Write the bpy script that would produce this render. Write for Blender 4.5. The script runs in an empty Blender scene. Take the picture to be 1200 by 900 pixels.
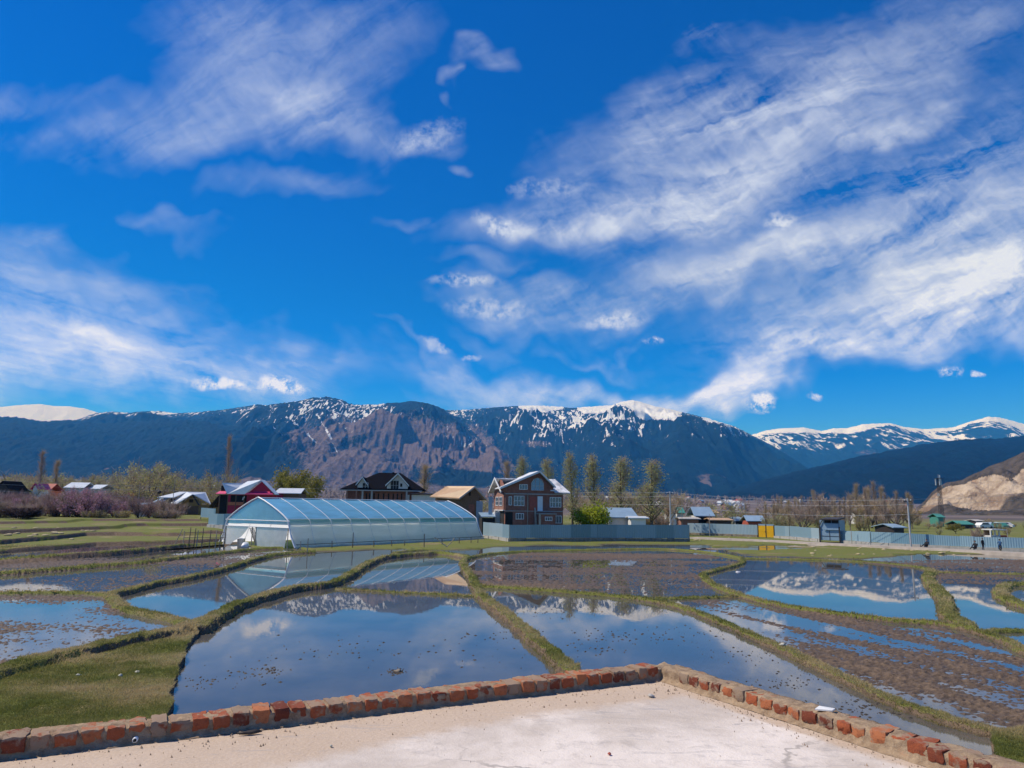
import bpy, math, random
import numpy as np
from mathutils import Vector, Matrix
R = math.radians
S = bpy.context.scene
COL = S.collection

# ------------------------------------------------------------------ camera
CAMZ = 4.0
PITCH, ROLL, FPX = R(9.55), R(0.7), 850.0
_f = Vector((0, math.cos(PITCH), math.sin(PITCH)))
_r0 = Vector((1, 0, 0)); _u0 = Vector((0, -math.sin(PITCH), math.cos(PITCH)))
_r = _r0 * math.cos(ROLL) + _u0 * math.sin(ROLL)
_u = _u0 * math.cos(ROLL) - _r0 * math.sin(ROLL)
cam_d = bpy.data.cameras.new('camera'); cam = bpy.data.objects.new('camera', cam_d); COL.objects.link(cam)
cam_d.sensor_width = 36; cam_d.lens = 36 * FPX / 1200
cam_d.clip_start = 0.1; cam_d.clip_end = 60000
cam.matrix_world = Matrix(((_r.x, _u.x, -_f.x, 0), (_r.y, _u.y, -_f.y, 0), (_r.z, _u.z, -_f.z, CAMZ), (0, 0, 0, 1)))
S.camera = cam

def ray(px, py):
    return _f * FPX + _r * (px - 600) - _u * (py - 450)
def P(px, py, z=0.0):                    # where the line of sight meets the level z
    d = ray(px, py); k = (z - CAMZ) / d.z
    return Vector((d.x * k, d.y * k, z))
def at(px, py, Y):                       # point at depth Y
    d = ray(px, py); k = Y / d.y
    return Vector((d.x * k, Y, CAMZ + d.z * k))
def ST(px, py):
    d = ray(px, py); return d.x / d.y, d.z / d.y
def topx(x, y, z):                       # numpy: world -> photo pixels (for reading the survey polygons)
    z = z - CAMZ
    a = x * _f.x + y * _f.y + z * _f.z; b = x * _r.x + y * _r.y + z * _r.z; c = x * _u.x + y * _u.y + z * _u.z
    a = np.maximum(a, 1e-3)
    return 600 + FPX * b / a, 450 - FPX * c / a

# ------------------------------------------------------------------ light
SUN_EL, SUN_AZ = R(52), R(-82)           # azimuth clockwise from +Y (the view direction)
sd = Vector((math.sin(SUN_AZ) * math.cos(SUN_EL), math.cos(SUN_AZ) * math.cos(SUN_EL), math.sin(SUN_EL)))
sl = bpy.data.lights.new('sun', 'SUN'); sl.energy = 4.75; sl.angle = R(0.5); sl.color = (1.0, 0.945, 0.86)
so = bpy.data.objects.new('sun', sl); COL.objects.link(so); so.location = (0, 0, 50)
so.rotation_euler = sd.to_track_quat('Z', 'Y').to_euler()

class NT:
    def __init__(s, tree): s.t = tree; s.n = tree.nodes; s.l = tree.links
    def add(s, typ, ins=None, **kw):
        n = s.n.new(typ)
        for k, v in kw.items(): setattr(n, k, v)
        for k, v in (ins or {}).items():
            if isinstance(v, bpy.types.NodeSocket): s.l.new(v, n.inputs[k])
            else: n.inputs[k].default_value = v
        return n
    def math(s, op, a, b=0.0, c=None, clamp=False):
        n = s.add('ShaderNodeMath', {0: a, 1: b}, operation=op, use_clamp=clamp)
        if c is not None:
            if isinstance(c, bpy.types.NodeSocket): s.l.new(c, n.inputs[2])
            else: n.inputs[2].default_value = c
        return n.outputs[0]
    def mix(s, f, a, b, typ='RGBA', blend='MIX'):
        n = s.n.new('ShaderNodeMix'); n.data_type = typ; n.blend_type = blend
        ia = {'RGBA': (6, 7, 2), 'FLOAT': (2, 3, 0)}[typ]
        for k, v in ((0, f), (ia[0], a), (ia[1], b)):
            if isinstance(v, bpy.types.NodeSocket): s.l.new(v, n.inputs[k])
            else: n.inputs[k].default_value = (v if typ == 'FLOAT' or k == 0 else tuple(v) + ((1,) if len(v) == 3 else ()))
        return n.outputs[ia[2]]
    def noise(s, vec, scale, detail=4, rough=0.55, dist=0.0, out='Fac'):
        return s.add('ShaderNodeTexNoise', {'Vector': vec, 'Scale': scale, 'Detail': detail, 'Roughness': rough, 'Distortion': dist}).outputs[out]
    def ramp(s, f, lo, hi, a=0.0, b=1.0, smooth=True):
        n = s.add('ShaderNodeMapRange', {0: f, 1: lo, 2: hi, 3: a, 4: b}, interpolation_type='SMOOTHSTEP' if smooth else 'LINEAR')
        return n.outputs[0]
    def mapping(s, vec, scale=(1, 1, 1), rot=(0, 0, 0), loc=(0, 0, 0), typ='POINT'):
        return s.add('ShaderNodeMapping', {'Vector': vec, 'Location': loc, 'Rotation': rot, 'Scale': scale}, vector_type=typ).outputs[0]

w = bpy.data.worlds.new('World'); S.world = w; w.use_nodes = True
nt = NT(w.node_tree); nt.n.clear()
sky = nt.add('ShaderNodeTexSky', sky_type='NISHITA', sun_disc=False, sun_elevation=SUN_EL, sun_rotation=SUN_AZ % (2 * math.pi),
             altitude=1600, air_density=1.0, dust_density=0.15, ozone_density=3.0)
SKY_STR = 0.099
g = nt.add('ShaderNodeGamma', {'Color': sky.outputs[0], 'Gamma': 1.0})
hs = nt.add('ShaderNodeHueSaturation', {'Hue': 0.503, 'Saturation': 1.62, 'Value': 1.05, 'Color': g.outputs[0]})
# clouds: a cirrus layer given by direction of sight; gn = (x/y, z/y), cl = where the direction meets a high layer
tc = nt.add('ShaderNodeTexCoord').outputs['Generated']
sx = nt.add('ShaderNodeSeparateXYZ', {0: tc})
ay = nt.math('MAXIMUM', nt.math('ABSOLUTE', sx.outputs[1]), 0.05)
gs = nt.math('DIVIDE', sx.outputs[0], ay); gt = nt.math('DIVIDE', sx.outputs[2], ay)
gn = nt.add('ShaderNodeCombineXYZ', {0: gs, 1: gt, 2: 0.0}).outputs[0]
az_ = nt.math('MAXIMUM', sx.outputs[2], 0.03)
cl = nt.add('ShaderNodeCombineXYZ', {0: nt.math('DIVIDE', sx.outputs[0], az_), 1: nt.math('DIVIDE', sx.outputs[1], az_), 2: 0.0}).outputs[0]
# irregular edges
wn = nt.noise(gn, 3.2, 4, 0.6, out='Color')
wv = nt.add('ShaderNodeVectorMath', {0: wn, 1: (0.5, 0.5, 0.5)}, operation='SUBTRACT').outputs[0]
wv = nt.add('ShaderNodeVectorMath', {0: wv, 3: 0.32}, operation='SCALE').outputs[0]
gw = nt.add('ShaderNodeVectorMath', {0: gn, 1: wv}, operation='ADD').outputs[0]
wv2 = nt.add('ShaderNodeVectorMath', {0: nt.add('ShaderNodeVectorMath', {0: nt.noise(gn, 22, 4, 0.6, out='Color'), 1: (0.5, 0.5, 0.5)}, operation='SUBTRACT').outputs[0], 3: 0.035}, operation='SCALE').outputs[0]
gw2 = nt.add('ShaderNodeVectorMath', {0: gn, 1: wv2}, operation='ADD').outputs[0]

def blob(px, py, rx, ry, ang, stren, vec, p0=1.0, p1=0.0):
    s, t = ST(px, py); k = 1 / FPX * 1.03
    m = nt.mapping(vec, (rx * k, ry * k, 1), (0, 0, R(ang)), (s, t, 0), 'TEXTURE')
    ln = nt.add('ShaderNodeVectorMath', {0: m}, operation='LENGTH').outputs['Value']
    return nt.ramp(ln, p0, p1, 0.0, stren)
def total(lst):
    o = lst[0]
    for x in lst[1:]: o = nt.math('ADD', o, x)
    return o
# (px, py, half width, half height, tilt anticlockwise, strength)
wis = [(300, 95, 240, 95, 24, .56), (215, 165, 270, 50, 8, .32), (385, 130, 130, 45, -30, .50), (480, 165, 85, 30, 22, .55), (300, 20, 190, 60, 10, .42), (20, 115, 130, 40, 5, .30),
       (330, 228, 130, 30, 5, .34), (485, 262, 45, 16, 0, .28), (190, 275, 70, 16, -15, .22),
       (60, 365, 260, 75, -8, .85), (170, 420, 320, 55, -4, .75), (30, 430, 160, 60, 0, .60), (330, 425, 110, 24, -3, .50), (500, 420, 80, 9, -25, .30),
       (690, 250, 200, 55, 14, 1.0), (830, 225, 190, 70, 20, .80), (640, 270, 100, 26, 4, .7), (840, 135, 230, 60, 18, .85), (745, 130, 70, 40, 0, .45), (1010, 80, 280, 80, 28, .60),
       (1050, 130, 110, 27, 14, 1.0), (830, 40, 65, 18, 22, .50), (1120, 230, 210, 100, 22, .75), (960, 300, 260, 45, 14, .65), (1000, 230, 420, 230, 18, .36), (900, 60, 300, 60, 24, .30),
       (600, 362, 110, 24, 0, .75), (560, 330, 70, 14, 2, .40), (700, 378, 130, 26, 8, .6), (860, 330, 180, 40, 14, .5),
       (1080, 362, 270, 62, 15, 1.5), (1180, 310, 190, 80, 20, 1.1), (930, 422, 200, 24, 10, 1.2), (760, 446, 230, 18, 5, 1.1), (570, 448, 110, 24, -6, .9), (590, 472, 110, 11, 0, .5), (810, 466, 90, 10, 8, .5),
       (550, 82, 50, 22, 12, .5), (525, 108, 16, 10, 0, .4), (532, 187, 24, 12, 14, .4), (690, 415, 60, 9, 3, .35), (560, 405, 70, 16, -20, .24)]
puf = [(325, 449, 30, 13, -4, 1.1), (258, 450, 40, 8, -4, .9), (345, 456, 16, 7, 0, .7), (890, 471, 24, 12, 8, 1.2), (1113, 434, 18, 8, 0, 1.0), (955, 464, 8, 5, 0, .7), (1147, 438, 8, 5, 0, .7),
       (500, 160, 55, 24, 22, .22), (582, 265, 36, 15, -22, .45), (640, 222, 70, 14, 0, .22),
       (765, 400, 12, 6, 0, .7), (545, 330, 50, 9, 0, .45), (575, 362, 60, 16, -4, .35), (510, 405, 24, 8, -20, .4), (720, 376, 44, 12, 4, .4), (915, 258, 24, 12, 10, .5), (550, 418, 12, 5, 0, .5)]
wsum = total([blob(*b, gw, 1.22, 0.0) for b in wis])
psum = total([blob(*b, gw2, 1.15, 0.25) for b in puf])
# streaks drawn out along the wind in the layer, fine ripples across it
def streak(ang, lo, sh, seed):
    return nt.noise(nt.mapping(gw2, (lo, sh, 1), (0, 0, R(ang)), (seed, 0, 0), 'TEXTURE'), 1.0, 8, 0.66, 0.6)
stR = streak(20, 0.30, 0.075, 0.0); stU = streak(34, 0.26, 0.08, 3.0); stD = streak(-7, 0.34, 0.075, 6.0)
left = nt.ramp(gs, 0.02, -0.10); low = nt.ramp(gt, 0.42, 0.30)
st2 = nt.mix(left, stR, nt.mix(low, stU, stD, 'FLOAT'), 'FLOAT')
st1 = nt.noise(nt.mapping(cl, (0.55, 2.4, 1), (0, 0, R(-12)), (0, 0, 0), 'TEXTURE'), 1.0, 7, 0.66, 0.8)
rip = nt.noise(nt.mapping(gn, (0.07, 0.022, 1), (0, 0, R(-50)), (0, 0, 0), 'TEXTURE'), 1.0, 4, 0.6, 0.6)
stk = nt.math('ADD', nt.math('MULTIPLY', st1, 0.28), nt.math('ADD', nt.math('MULTIPLY', st2, 0.60), nt.math('MULTIPLY', rip, 0.12)))
stk = nt.ramp(stk, 0.37, 0.67, 0.0, 1.4, False)
wis_c = nt.math('MULTIPLY', wsum, stk)
pn = nt.ramp(nt.noise(gn, 38, 6, 0.75), 0.38, 0.60, 0.0, 1.15)
puf_c = nt.math('MULTIPLY', psum, pn)
cov = nt.math('ADD', nt.math('MULTIPLY', wis_c, 0.70), puf_c)
cov = nt.ramp(cov, 0.02, 1.02, 0.0, 0.95, False)
# none below the horizon
cov = nt.math('MULTIPLY', cov, nt.ramp(sx.outputs[2], 0.0, 0.03))
lowf = nt.ramp(sx.outputs[2], 0.30, 0.06)
skc = nt.mix(1.0, hs.outputs[0], nt.mix(lowf, (0.50, 0.93, 1.36), (0.52, 0.92, 2.0)), blend='MULTIPLY')
bg1 = nt.add('ShaderNodeBackground', {'Color': skc, 'Strength': SKY_STR})
bg2 = nt.add('ShaderNodeBackground', {'Color': nt.mix(lowf, (0.80, 0.89, 1.08), (0.84, 1.0, 1.75)), 'Strength': 1.0})
ms = nt.add('ShaderNodeMixShader', {0: cov, 1: bg1.outputs[0], 2: bg2.outputs[0]})
nt.add('ShaderNodeOutputWorld', {0: ms.outputs[0]})
w.cycles.sampling_method = 'MANUAL'; w.cycles.sample_map_resolution = 512

S.view_settings.view_transform = 'Standard'; S.view_settings.look = 'None'
S.view_settings.exposure = 0.0; S.view_settings.gamma = 1.0; S.view_settings.use_curve_mapping = False
S.render.engine = 'CYCLES'
S.cycles.use_denoising = True
S.cycles.max_bounces = 6; S.cycles.transparent_max_bounces = 16; S.cycles.volume_bounces = 0
S.cycles.caustics_reflective = False; S.cycles.caustics_refractive = False

# ------------------------------------------------------------------ helpers
def hash2(ix, iy, seed):
    h = (ix.astype(np.int64) * 374761393 + iy.astype(np.int64) * 668265263 + seed * 1442695041) & 0x7fffffff
    h = ((h ^ (h >> 13)) * 1274126177) & 0x7fffffff
    h = ((h ^ (h >> 16)) * 1911520717) & 0x7fffffff
    return ((h ^ (h >> 15)) & 0xffff) / 65535.0
def vnoise(x, y, seed=0):
    x0 = np.floor(x); y0 = np.floor(y); fx = x - x0; fy = y - y0
    fx = fx * fx * (3 - 2 * fx); fy = fy * fy * (3 - 2 * fy)
    x0 = x0.astype(np.int64); y0 = y0.astype(np.int64)
    a = hash2(x0, y0, seed); b = hash2(x0 + 1, y0, seed); c = hash2(x0, y0 + 1, seed); d = hash2(x0 + 1, y0 + 1, seed)
    return (a * (1 - fx) + b * fx) * (1 - fy) + (c * (1 - fx) + d * fx) * fy
def fbm(x, y, oct=4, seed=0, gain=0.5):
    o = 0; a = 1; n = 0
    for i in range(oct):
        o = o + a * vnoise(x * 2 ** i + 17.3 * i, y * 2 ** i - 9.1 * i, seed + i); n += a; a *= gain
    return o / n
def ridged(x, y, oct=4, seed=0):
    o = 0; a = 1; n = 0
    for i in range(oct):
        o = o + a * (1 - np.abs(2 * vnoise(x * 2 ** i + 31.7 * i, y * 2 ** i + 5.3 * i, seed + i) - 1)); n += a; a *= 0.5
    return o / n
def sstep(a, b, x):
    t = np.clip((x - a) / (b - a), 0, 1); return t * t * (3 - 2 * t)
def inpoly(px, py, poly):
    r = np.zeros(px.shape, bool); n = len(poly)
    for i in range(n):
        x0, y0 = poly[i]; x1, y1 = poly[(i + 1) % n]
        if y0 == y1: continue
        c = ((y0 > py) != (y1 > py)) & (px < (x1 - x0) * (py - y0) / (y1 - y0) + x0)
        r ^= c
    return r
def dist_line(x, y, pts):
    d = np.full(x.shape, 1e9)
    for (ax, ay), (bx, by) in zip(pts[:-1], pts[1:]):
        dx, dy = bx - ax, by - ay
        t = np.clip(((x - ax) * dx + (y - ay) * dy) / (dx * dx + dy * dy + 1e-9), 0, 1)
        d = np.minimum(d, (x - ax - t * dx) ** 2 + (y - ay - t * dy) ** 2)
    return np.sqrt(d)
def smooth_line(pts, n=6):
    out = []
    m = len(pts)
    for i in range(m - 1):
        p0 = pts[max(i - 1, 0)]; p1 = pts[i]; p2 = pts[i + 1]; p3 = pts[min(i + 2, m - 1)]
        for k in range(n):
            t = k / n
            out.append(tuple(0.5 * ((2 * b) + (c - a) * t + (2 * a - 5 * b + 4 * c - d) * t * t + (3 * b - a - 3 * c + d) * t ** 3)
                             for a, b, c, d in zip(p0, p1, p2, p3)))
    out.append(tuple(pts[-1])); return out

def mesh_np(name, verts, faces, k=4):     # verts (n,3), faces (m,k)
    me = bpy.data.meshes.new(name)
    me.vertices.add(len(verts)); me.vertices.foreach_set('co', np.ascontiguousarray(verts, np.float32).ravel())
    m = len(faces)
    me.loops.add(m * k); me.loops.foreach_set('vertex_index', np.ascontiguousarray(faces, np.int32).ravel())
    me.polygons.add(m); me.polygons.foreach_set('loop_start', np.arange(0, m * k, k, dtype=np.int32))
    me.polygons.foreach_set('loop_total', np.full(m, k, np.int32))
    me.update(calc_edges=True); return me
def grid_faces(nr, nc):
    i = np.arange(nr - 1)[:, None] * nc + np.arange(nc - 1)[None, :]
    return np.stack([i, i + 1, i + nc + 1, i + nc], -1).reshape(-1, 4)
def fattr(me, name, vals):
    a = me.attributes.new(name, 'FLOAT', 'POINT'); a.data.foreach_set('value', np.ascontiguousarray(vals, np.float32).ravel())
def link(o, parent=None):
    COL.objects.link(o)
    if parent is not None: o.parent = parent
    return o
def tag(o, label=None, cat=None, group=None, kind=None):
    if label: o['label'] = label
    if cat: o['category'] = cat
    if group: o['group'] = group
    if kind: o['kind'] = kind
    return o
def smooth(me):
    me.polygons.foreach_set('use_smooth', np.ones(len(me.polygons), bool))

def material(name, color=(0.5, 0.5, 0.5), rough=0.7, metal=0.0, spec=0.5, var=0.0, vscale=3.0, bump=0.0, bscale=20.0):
    m = bpy.data.materials.new(name); m.use_nodes = True
    t = NT(m.node_tree); b = t.n['Principled BSDF']
    b.inputs['Roughness'].default_value = rough; b.inputs['Metallic'].default_value = metal
    b.inputs['Specular IOR Level'].default_value = spec
    b.inputs['Base Color'].default_value = (*color, 1)
    co = t.add('ShaderNodeTexCoord').outputs['Object']
    if var:
        f = t.noise(co, vscale, 5, 0.65)
        dark = tuple(c * (1 - var) for c in color); lite = tuple(min(1, c * (1 + var)) for c in color)
        t.l.new(t.mix(t.ramp(f, 0.25, 0.75), dark, lite), b.inputs['Base Color'])
    if bump:
        bp = t.add('ShaderNodeBump', {'Height': t.noise(co, bscale, 5, 0.6), 'Strength': bump, 'Distance': 0.02})
        t.l.new(bp.outputs[0], b.inputs['Normal'])
    return m
# ================================================================== MOUNTAINS
def attr(t, name): return t.add('ShaderNodeAttribute', attribute_name=name).outputs['Fac']
def mountain_material(name, forest, bare, snowc=(0.90, 0.94, 1.0)):
    m = bpy.data.materials.new(name); m.use_nodes = True
    t = NT(m.node_tree); b = t.n['Principled BSDF']; b.inputs['Roughness'].default_value = 0.95
    b.inputs['Specular IOR Level'].default_value = 0.1
    co = t.add('ShaderNodeTexCoord').outputs['Object']
    n1 = t.noise(co, 0.012, 6, 0.7); n2 = t.noise(co, 0.05, 4, 0.7)
    f = t.mix(t.ramp(n1, 0.3, 0.7), tuple(c * 0.6 for c in forest), tuple(c * 1.5 for c in forest))
    br = t.mix(t.ramp(n2, 0.3, 0.7), tuple(c * 0.75 for c in bare), tuple(c * 1.25 for c in bare))
    edge = t.math('ADD', attr(t, 'bare'), t.math('MULTIPLY', t.math('SUBTRACT', n2, 0.5), 0.7))
    c = t.mix(t.ramp(edge, 0.35, 0.65), f, br)
    sn = t.math('ADD', attr(t, 'snow'), t.math('MULTIPLY', t.math('SUBTRACT', t.noise(co, 0.09, 3, 0.7), 0.5), 0.7))
    c = t.mix(t.ramp(sn, 0.4, 0.6), c, snowc)
    t.l.new(c, b.inputs['Base Color'])
    bp = t.add('ShaderNodeBump', {'Height': t.noise(co, 0.03, 6, 0.75), 'Strength': 0.9, 'Distance': 40.0})
    t.l.new(bp.outputs[0], b.inputs['Normal'])
    return m
def px_s(px): return ST(px, 560)[0]

def ridge_fn(pts):
    st = [ST(*p) for p in pts]; st.sort()
    return np.array([a for a, _ in st]), np.array([b for _, b in st])

def range_mesh(name, mat, pts, s0, s1, ns, Yf, Yr, zf, amp, sc, masks, rows=200, back=0.35, pw=1.25, jag=1.0, seed=0, offs=None):
    """a mountain side rising from Yf to its crest at Yr, then falling away behind"""
    rs, rt = ridge_fn(pts)
    s = np.linspace(s0, s1, ns); tr = np.interp(s, rs, rt)
    v = np.concatenate([np.linspace(0, 1, rows), 1 + np.linspace(0.03, back, 14)])
    SS, V = np.meshgrid(s, v)
    Y = Yf + (Yr - Yf) * V; X = SS * Y
    zr = tr * Yr + CAMZ
    ZR = np.broadcast_to(zr, SS.shape)
    zfoot = zf(SS) if callable(zf) else zf
    gprof = np.where(V <= 1, np.clip(V, 0, 1) ** pw, 1 - 1.3 * np.clip(V - 1, 0, 1))
    Z = zfoot + (ZR - zfoot) * gprof
    wx = X + 0.25 * sc * (fbm(X / sc, Y / sc, 3, seed + 50) - 0.5); wy = Y + 0.6 * sc * (fbm(X / sc + 9, Y / sc, 3, seed + 60) - 0.5)
    rg = ridged(wx / sc, wy / (2.2 * sc), 5, seed) - 0.55
    rg2 = ridged(wx / (0.28 * sc), wy / (0.6 * sc), 4, seed + 9) - 0.55
    env = np.clip(np.sin(np.pi * np.clip(V, 0, 1)), 0, 1) ** 0.7 * (1 - 0.75 * np.clip(V, 0, 1) ** 6)
    Z = Z + amp * env * (rg + 0.5 * rg2)
    if offs is not None: Z = Z + offs(SS, V, X, Y) * env
    Z = np.where(V < 1, np.minimum(Z, CAMZ + Y * (np.broadcast_to(tr, SS.shape) - 0.004 * (1 - V))), Z)
    Z = Z + jag * (vnoise(X / 14, Y / 40, seed + 3) - 0.5) * 2 * sstep(0.0, 0.4, V)
    me = mesh_np(name, np.stack([X, Y, Z], -1).reshape(-1, 3), grid_faces(len(v), ns)); smooth(me)
    tt = (Z - CAMZ) / Y; dep = (np.broadcast_to(tr, SS.shape) - tt) * FPX
    snow, bare = masks(SS, V, X, Y, Z, dep, rg, rg2)
    fattr(me, 'snow', snow); fattr(me, 'bare', bare)
    me.materials.append(mat)
    o = bpy.data.objects.new(name, me); link(o); tag(o, kind='structure'); return o

MB_ = mountain_material('mountain_slope', (0.006, 0.020, 0.021), (0.190, 0.142, 0.128))
# ---- the main range
ridgeB = [(-260, 500), (-60, 496), (40, 500), (83, 494), (113, 484), (133, 482), (147, 484), (165, 482), (187, 482), (203, 484), (217, 484), (253, 481), (283, 477), (300, 474), (333, 472), (350, 470), (367, 465.5),
          (383, 465), (400, 468), (410, 473), (430, 474), (457, 472), (483, 470), (500, 472), (512, 476), (523, 481), (550, 480), (583, 477), (617, 475), (650, 476), (670, 478), (683, 477), (717, 475),
          (727, 471), (733, 470), (742, 469), (754, 472), (768, 476), (783, 479), (800, 483), (825, 489), (842, 494), (862, 500), (879, 509), (905, 522), (935, 540), (975, 566), (1010, 590), (1200, 640)]
def spx(v): return np.array([px_s(a) for a in v])
def interp_px(SS, tab):
    return np.interp(SS, spx([a for a, _ in tab]), np.array([b for _, b in tab]))
FULL = [(90, 0), (560, 0), (606, 0), (617, 7), (640, 6), (662, 0), (676, 0), (684, 7), (712, 7), (722, 0), (736, 8), (752, 20), (768, 14), (790, 10), (802, 0), (824, 0), (832, 4), (850, 1), (880, 0)]
PATCH = [(90, 6), (240, 8), (270, 20), (340, 36), (400, 52), (445, 34), (500, 26), (530, 46), (560, 56), (650, 62), (700, 62), (760, 76), (800, 62), (850, 34), (872, 12), (885, 2), (900, .5), (940, .5)]
COVR = [(90, .42), (240, .12), (300, .14), (380, .17), (440, .34), (480, .06), (515, .0), (540, .20), (620, .40), (740, .50), (800, .44), (880, .3)]
def masksB(SS, V, X, Y, Z, dep, rg, rg2):
    full = interp_px(SS, FULL); patch = interp_px(SS, PATCH); cov = interp_px(SS, COVR)
    n = 0.6 * vnoise(X / 26, Y / 130, 71) + 0.4 * vnoise(X / 11, Y / 60, 72)
    big = fbm(X / 260, Y / 700, 3, 75)
    gul = -rg * 1.1 - rg2 * 0.55
    n = 0.32 * vnoise(X / 24, Y / 110, 71) + 0.68 * vnoise(X / 8, Y / 34, 72)
    p = (n - 0.5) * 2.6 + (big - 0.5) * 1.5 + gul * 0.9 + cov - .06
    p = p * np.clip(1.25 - 1.1 * dep / patch, 0, 1)
    fl = sstep(1.3, 0.7, (dep + 5 * (n - .5) + 10 * (big - .5)) / np.maximum(full, 0.01)) * (full > 0.4) * (n < .74)
    snow = np.clip(np.maximum(p, fl), 0, 1)
    tcut0, tcut1 = ST(560, 541)[1], ST(560, 519)[1]; snow = snow * sstep(tcut0, tcut1, (Z - CAMZ) / Y)
    # the long snow chutes
    for (pa, pb, wd) in (((372, 486), (395, 530), 1.3), ((336, 488), (372, 520), 0.7), ((320, 500), (332, 512), .6)):
        s1, t1 = ST(*pa); s2, t2 = ST(*pb)
        d = dist_line(SS, (Z - CAMZ) / Y, [(s1, t1), ((s1 + s2) / 2 + .002, (t1 + t2) / 2), (s2, t2)]) * FPX
        snow = np.maximum(snow, .66 * sstep(wd * 1.5, wd * 0.4, d + 5.5 * (n - .40)))
    hx = SS; ty = (Z - CAMZ) / Y
    def ell(px, py, rx, ry):
        s, t = ST(px, py); return np.clip(1.35 - np.sqrt(((hx - s) * FPX / rx) ** 2 + ((ty - t) * FPX / ry) ** 2), 0, 1)
    bare = np.maximum.reduce([ell(480, 530, 75, 32), ell(562, 540, 40, 20), ell(405, 545, 60, 26), ell(430, 560, 130, 18) * .9, ell(365, 515, 45, 40) * .62, ell(400, 500, 60, 32) * .55,
                              ell(545, 515, 45, 20) * .6, ell(625, 520, 30, 6) * .6, ell(720, 568, 60, 14) * .8, ell(830, 560, 34, 10) * .8, ell(905, 575, 40, 12), ell(640, 575, 60, 9) * .7, ell(780, 580, 70, 8) * .8])
    bare = bare * 0.95 + (big - .5) * 0.7 + 0.4 * (n - .5) - 0.06
    spur = sstep(px_s(300), px_s(370), SS) * sstep(px_s(640), px_s(540), SS)
    bare = bare + spur * (0.10 + 0.95 * rg + .4 * rg2) * sstep(.88, .5, V)
    bare = np.where(V < 0.06, 0.8, bare)
    # dark woods over the lowest slopes
    dark = np.maximum(ell(545, 562, 52, 9), ell(780, 555, 80, 18) * (1 - ell(830, 560, 34, 10)))
    bare = bare - dark * 0.9
    return snow, np.clip(bare, 0, 1)
def offsB(SS, V, X, Y):
    # broad spurs of the range
    o = 0
    for px, a, wd in ((330, 70, 46), (470, 170, 70), (600, 90, 50), (700, 120, 40), (800, 190, 60), (400, -120, 34), (545, -150, 36), (655, -90, 26), (750, -70, 24)):
        o = o + a * np.exp(-(((SS - px_s(px)) * FPX - 30 * (1 - V)) / wd) ** 2)
    return o * (1 - V) ** 0.4
zfootB = lambda SS: np.interp(SS, spx([-200, 100, 400, 600, 900]), [75, 78, 52, 36, 26])
ridgeA = [(255, 520), (285, 486), (300, 477), (318, 474), (333, 472), (350, 470), (360, 467.5), (367, 465.5), (375, 466), (383, 464.5), (392, 466.5), (400, 468), (410, 473), (420, 474.5), (430, 474), (443, 474), (457, 472), (470, 471.5), (483, 470), (492, 471),
          (500, 472), (512, 476), (523, 482), (533, 489), (545, 497), (556, 506), (570, 515), (590, 529), (620, 546), (660, 561), (700, 575), (760, 600)]
ridgeB = [(x, y + (4 if 300 < x < 505 else 0)) for x, y in ridgeB]
range_mesh('near_massif', MB_, ridgeA, px_s(250), px_s(755), 900, 2900, 5400, lambda SS: np.interp(SS, spx([250, 400, 600, 760]), [60, 52, 36, 24]), 330, 520, masksB, rows=210, pw=1.15, jag=4, seed=14)
MS_ = mountain_material('spur_forest', (0.005, 0.018, 0.019), (0.15, 0.115, 0.10))
range_mesh('forested_spur', MS_, [(590, 600), (640, 566), (665, 556), (690, 546), (715, 535), (740, 527.5), (762, 528), (785, 532), (805, 539), (825, 547), (845, 557), (862, 566), (885, 577), (910, 588), (960, 620)], px_s(595), px_s(955), 560, 2700, 4400, 22, 150, 420, lambda SS, V, X, Y, Z, dep, rg, rg2: (np.zeros_like(SS), np.clip(.62 - V * 2.2 + .5 * rg + .3 * (fbm(X / 90, Y / 160, 3, 5) - .5), 0, 1)), rows=120, jag=5, seed=66, pw=1.1)
range_mesh('mountain_range', MB_, ridgeB, px_s(-250), px_s(1080), 1250, 3300, 7000, zfootB, 420, 700, masksB, rows=230, offs=offsB, pw=1.2, jag=4, seed=3)

# ---- snow dome far left
def masksS(SS, V, X, Y, Z, dep, rg, rg2):
    return np.clip(0.95 + 0.3 * rg2 - 0.4 * (vnoise(X / 60, Y / 200, 4) > .93), 0, 1), np.zeros_like(SS)
range_mesh('snow_mountain', MB_, [(-400, 480), (-120, 470), (-40, 477), (0, 477), (20, 475), (45, 473.5), (65, 476), (80, 476), (100, 479), (116, 484), (150, 497), (200, 520)],
           px_s(-400), px_s(190), 300, 7000, 9200, 150, 180, 1200, masksS, rows=90, jag=3, seed=21)
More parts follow.
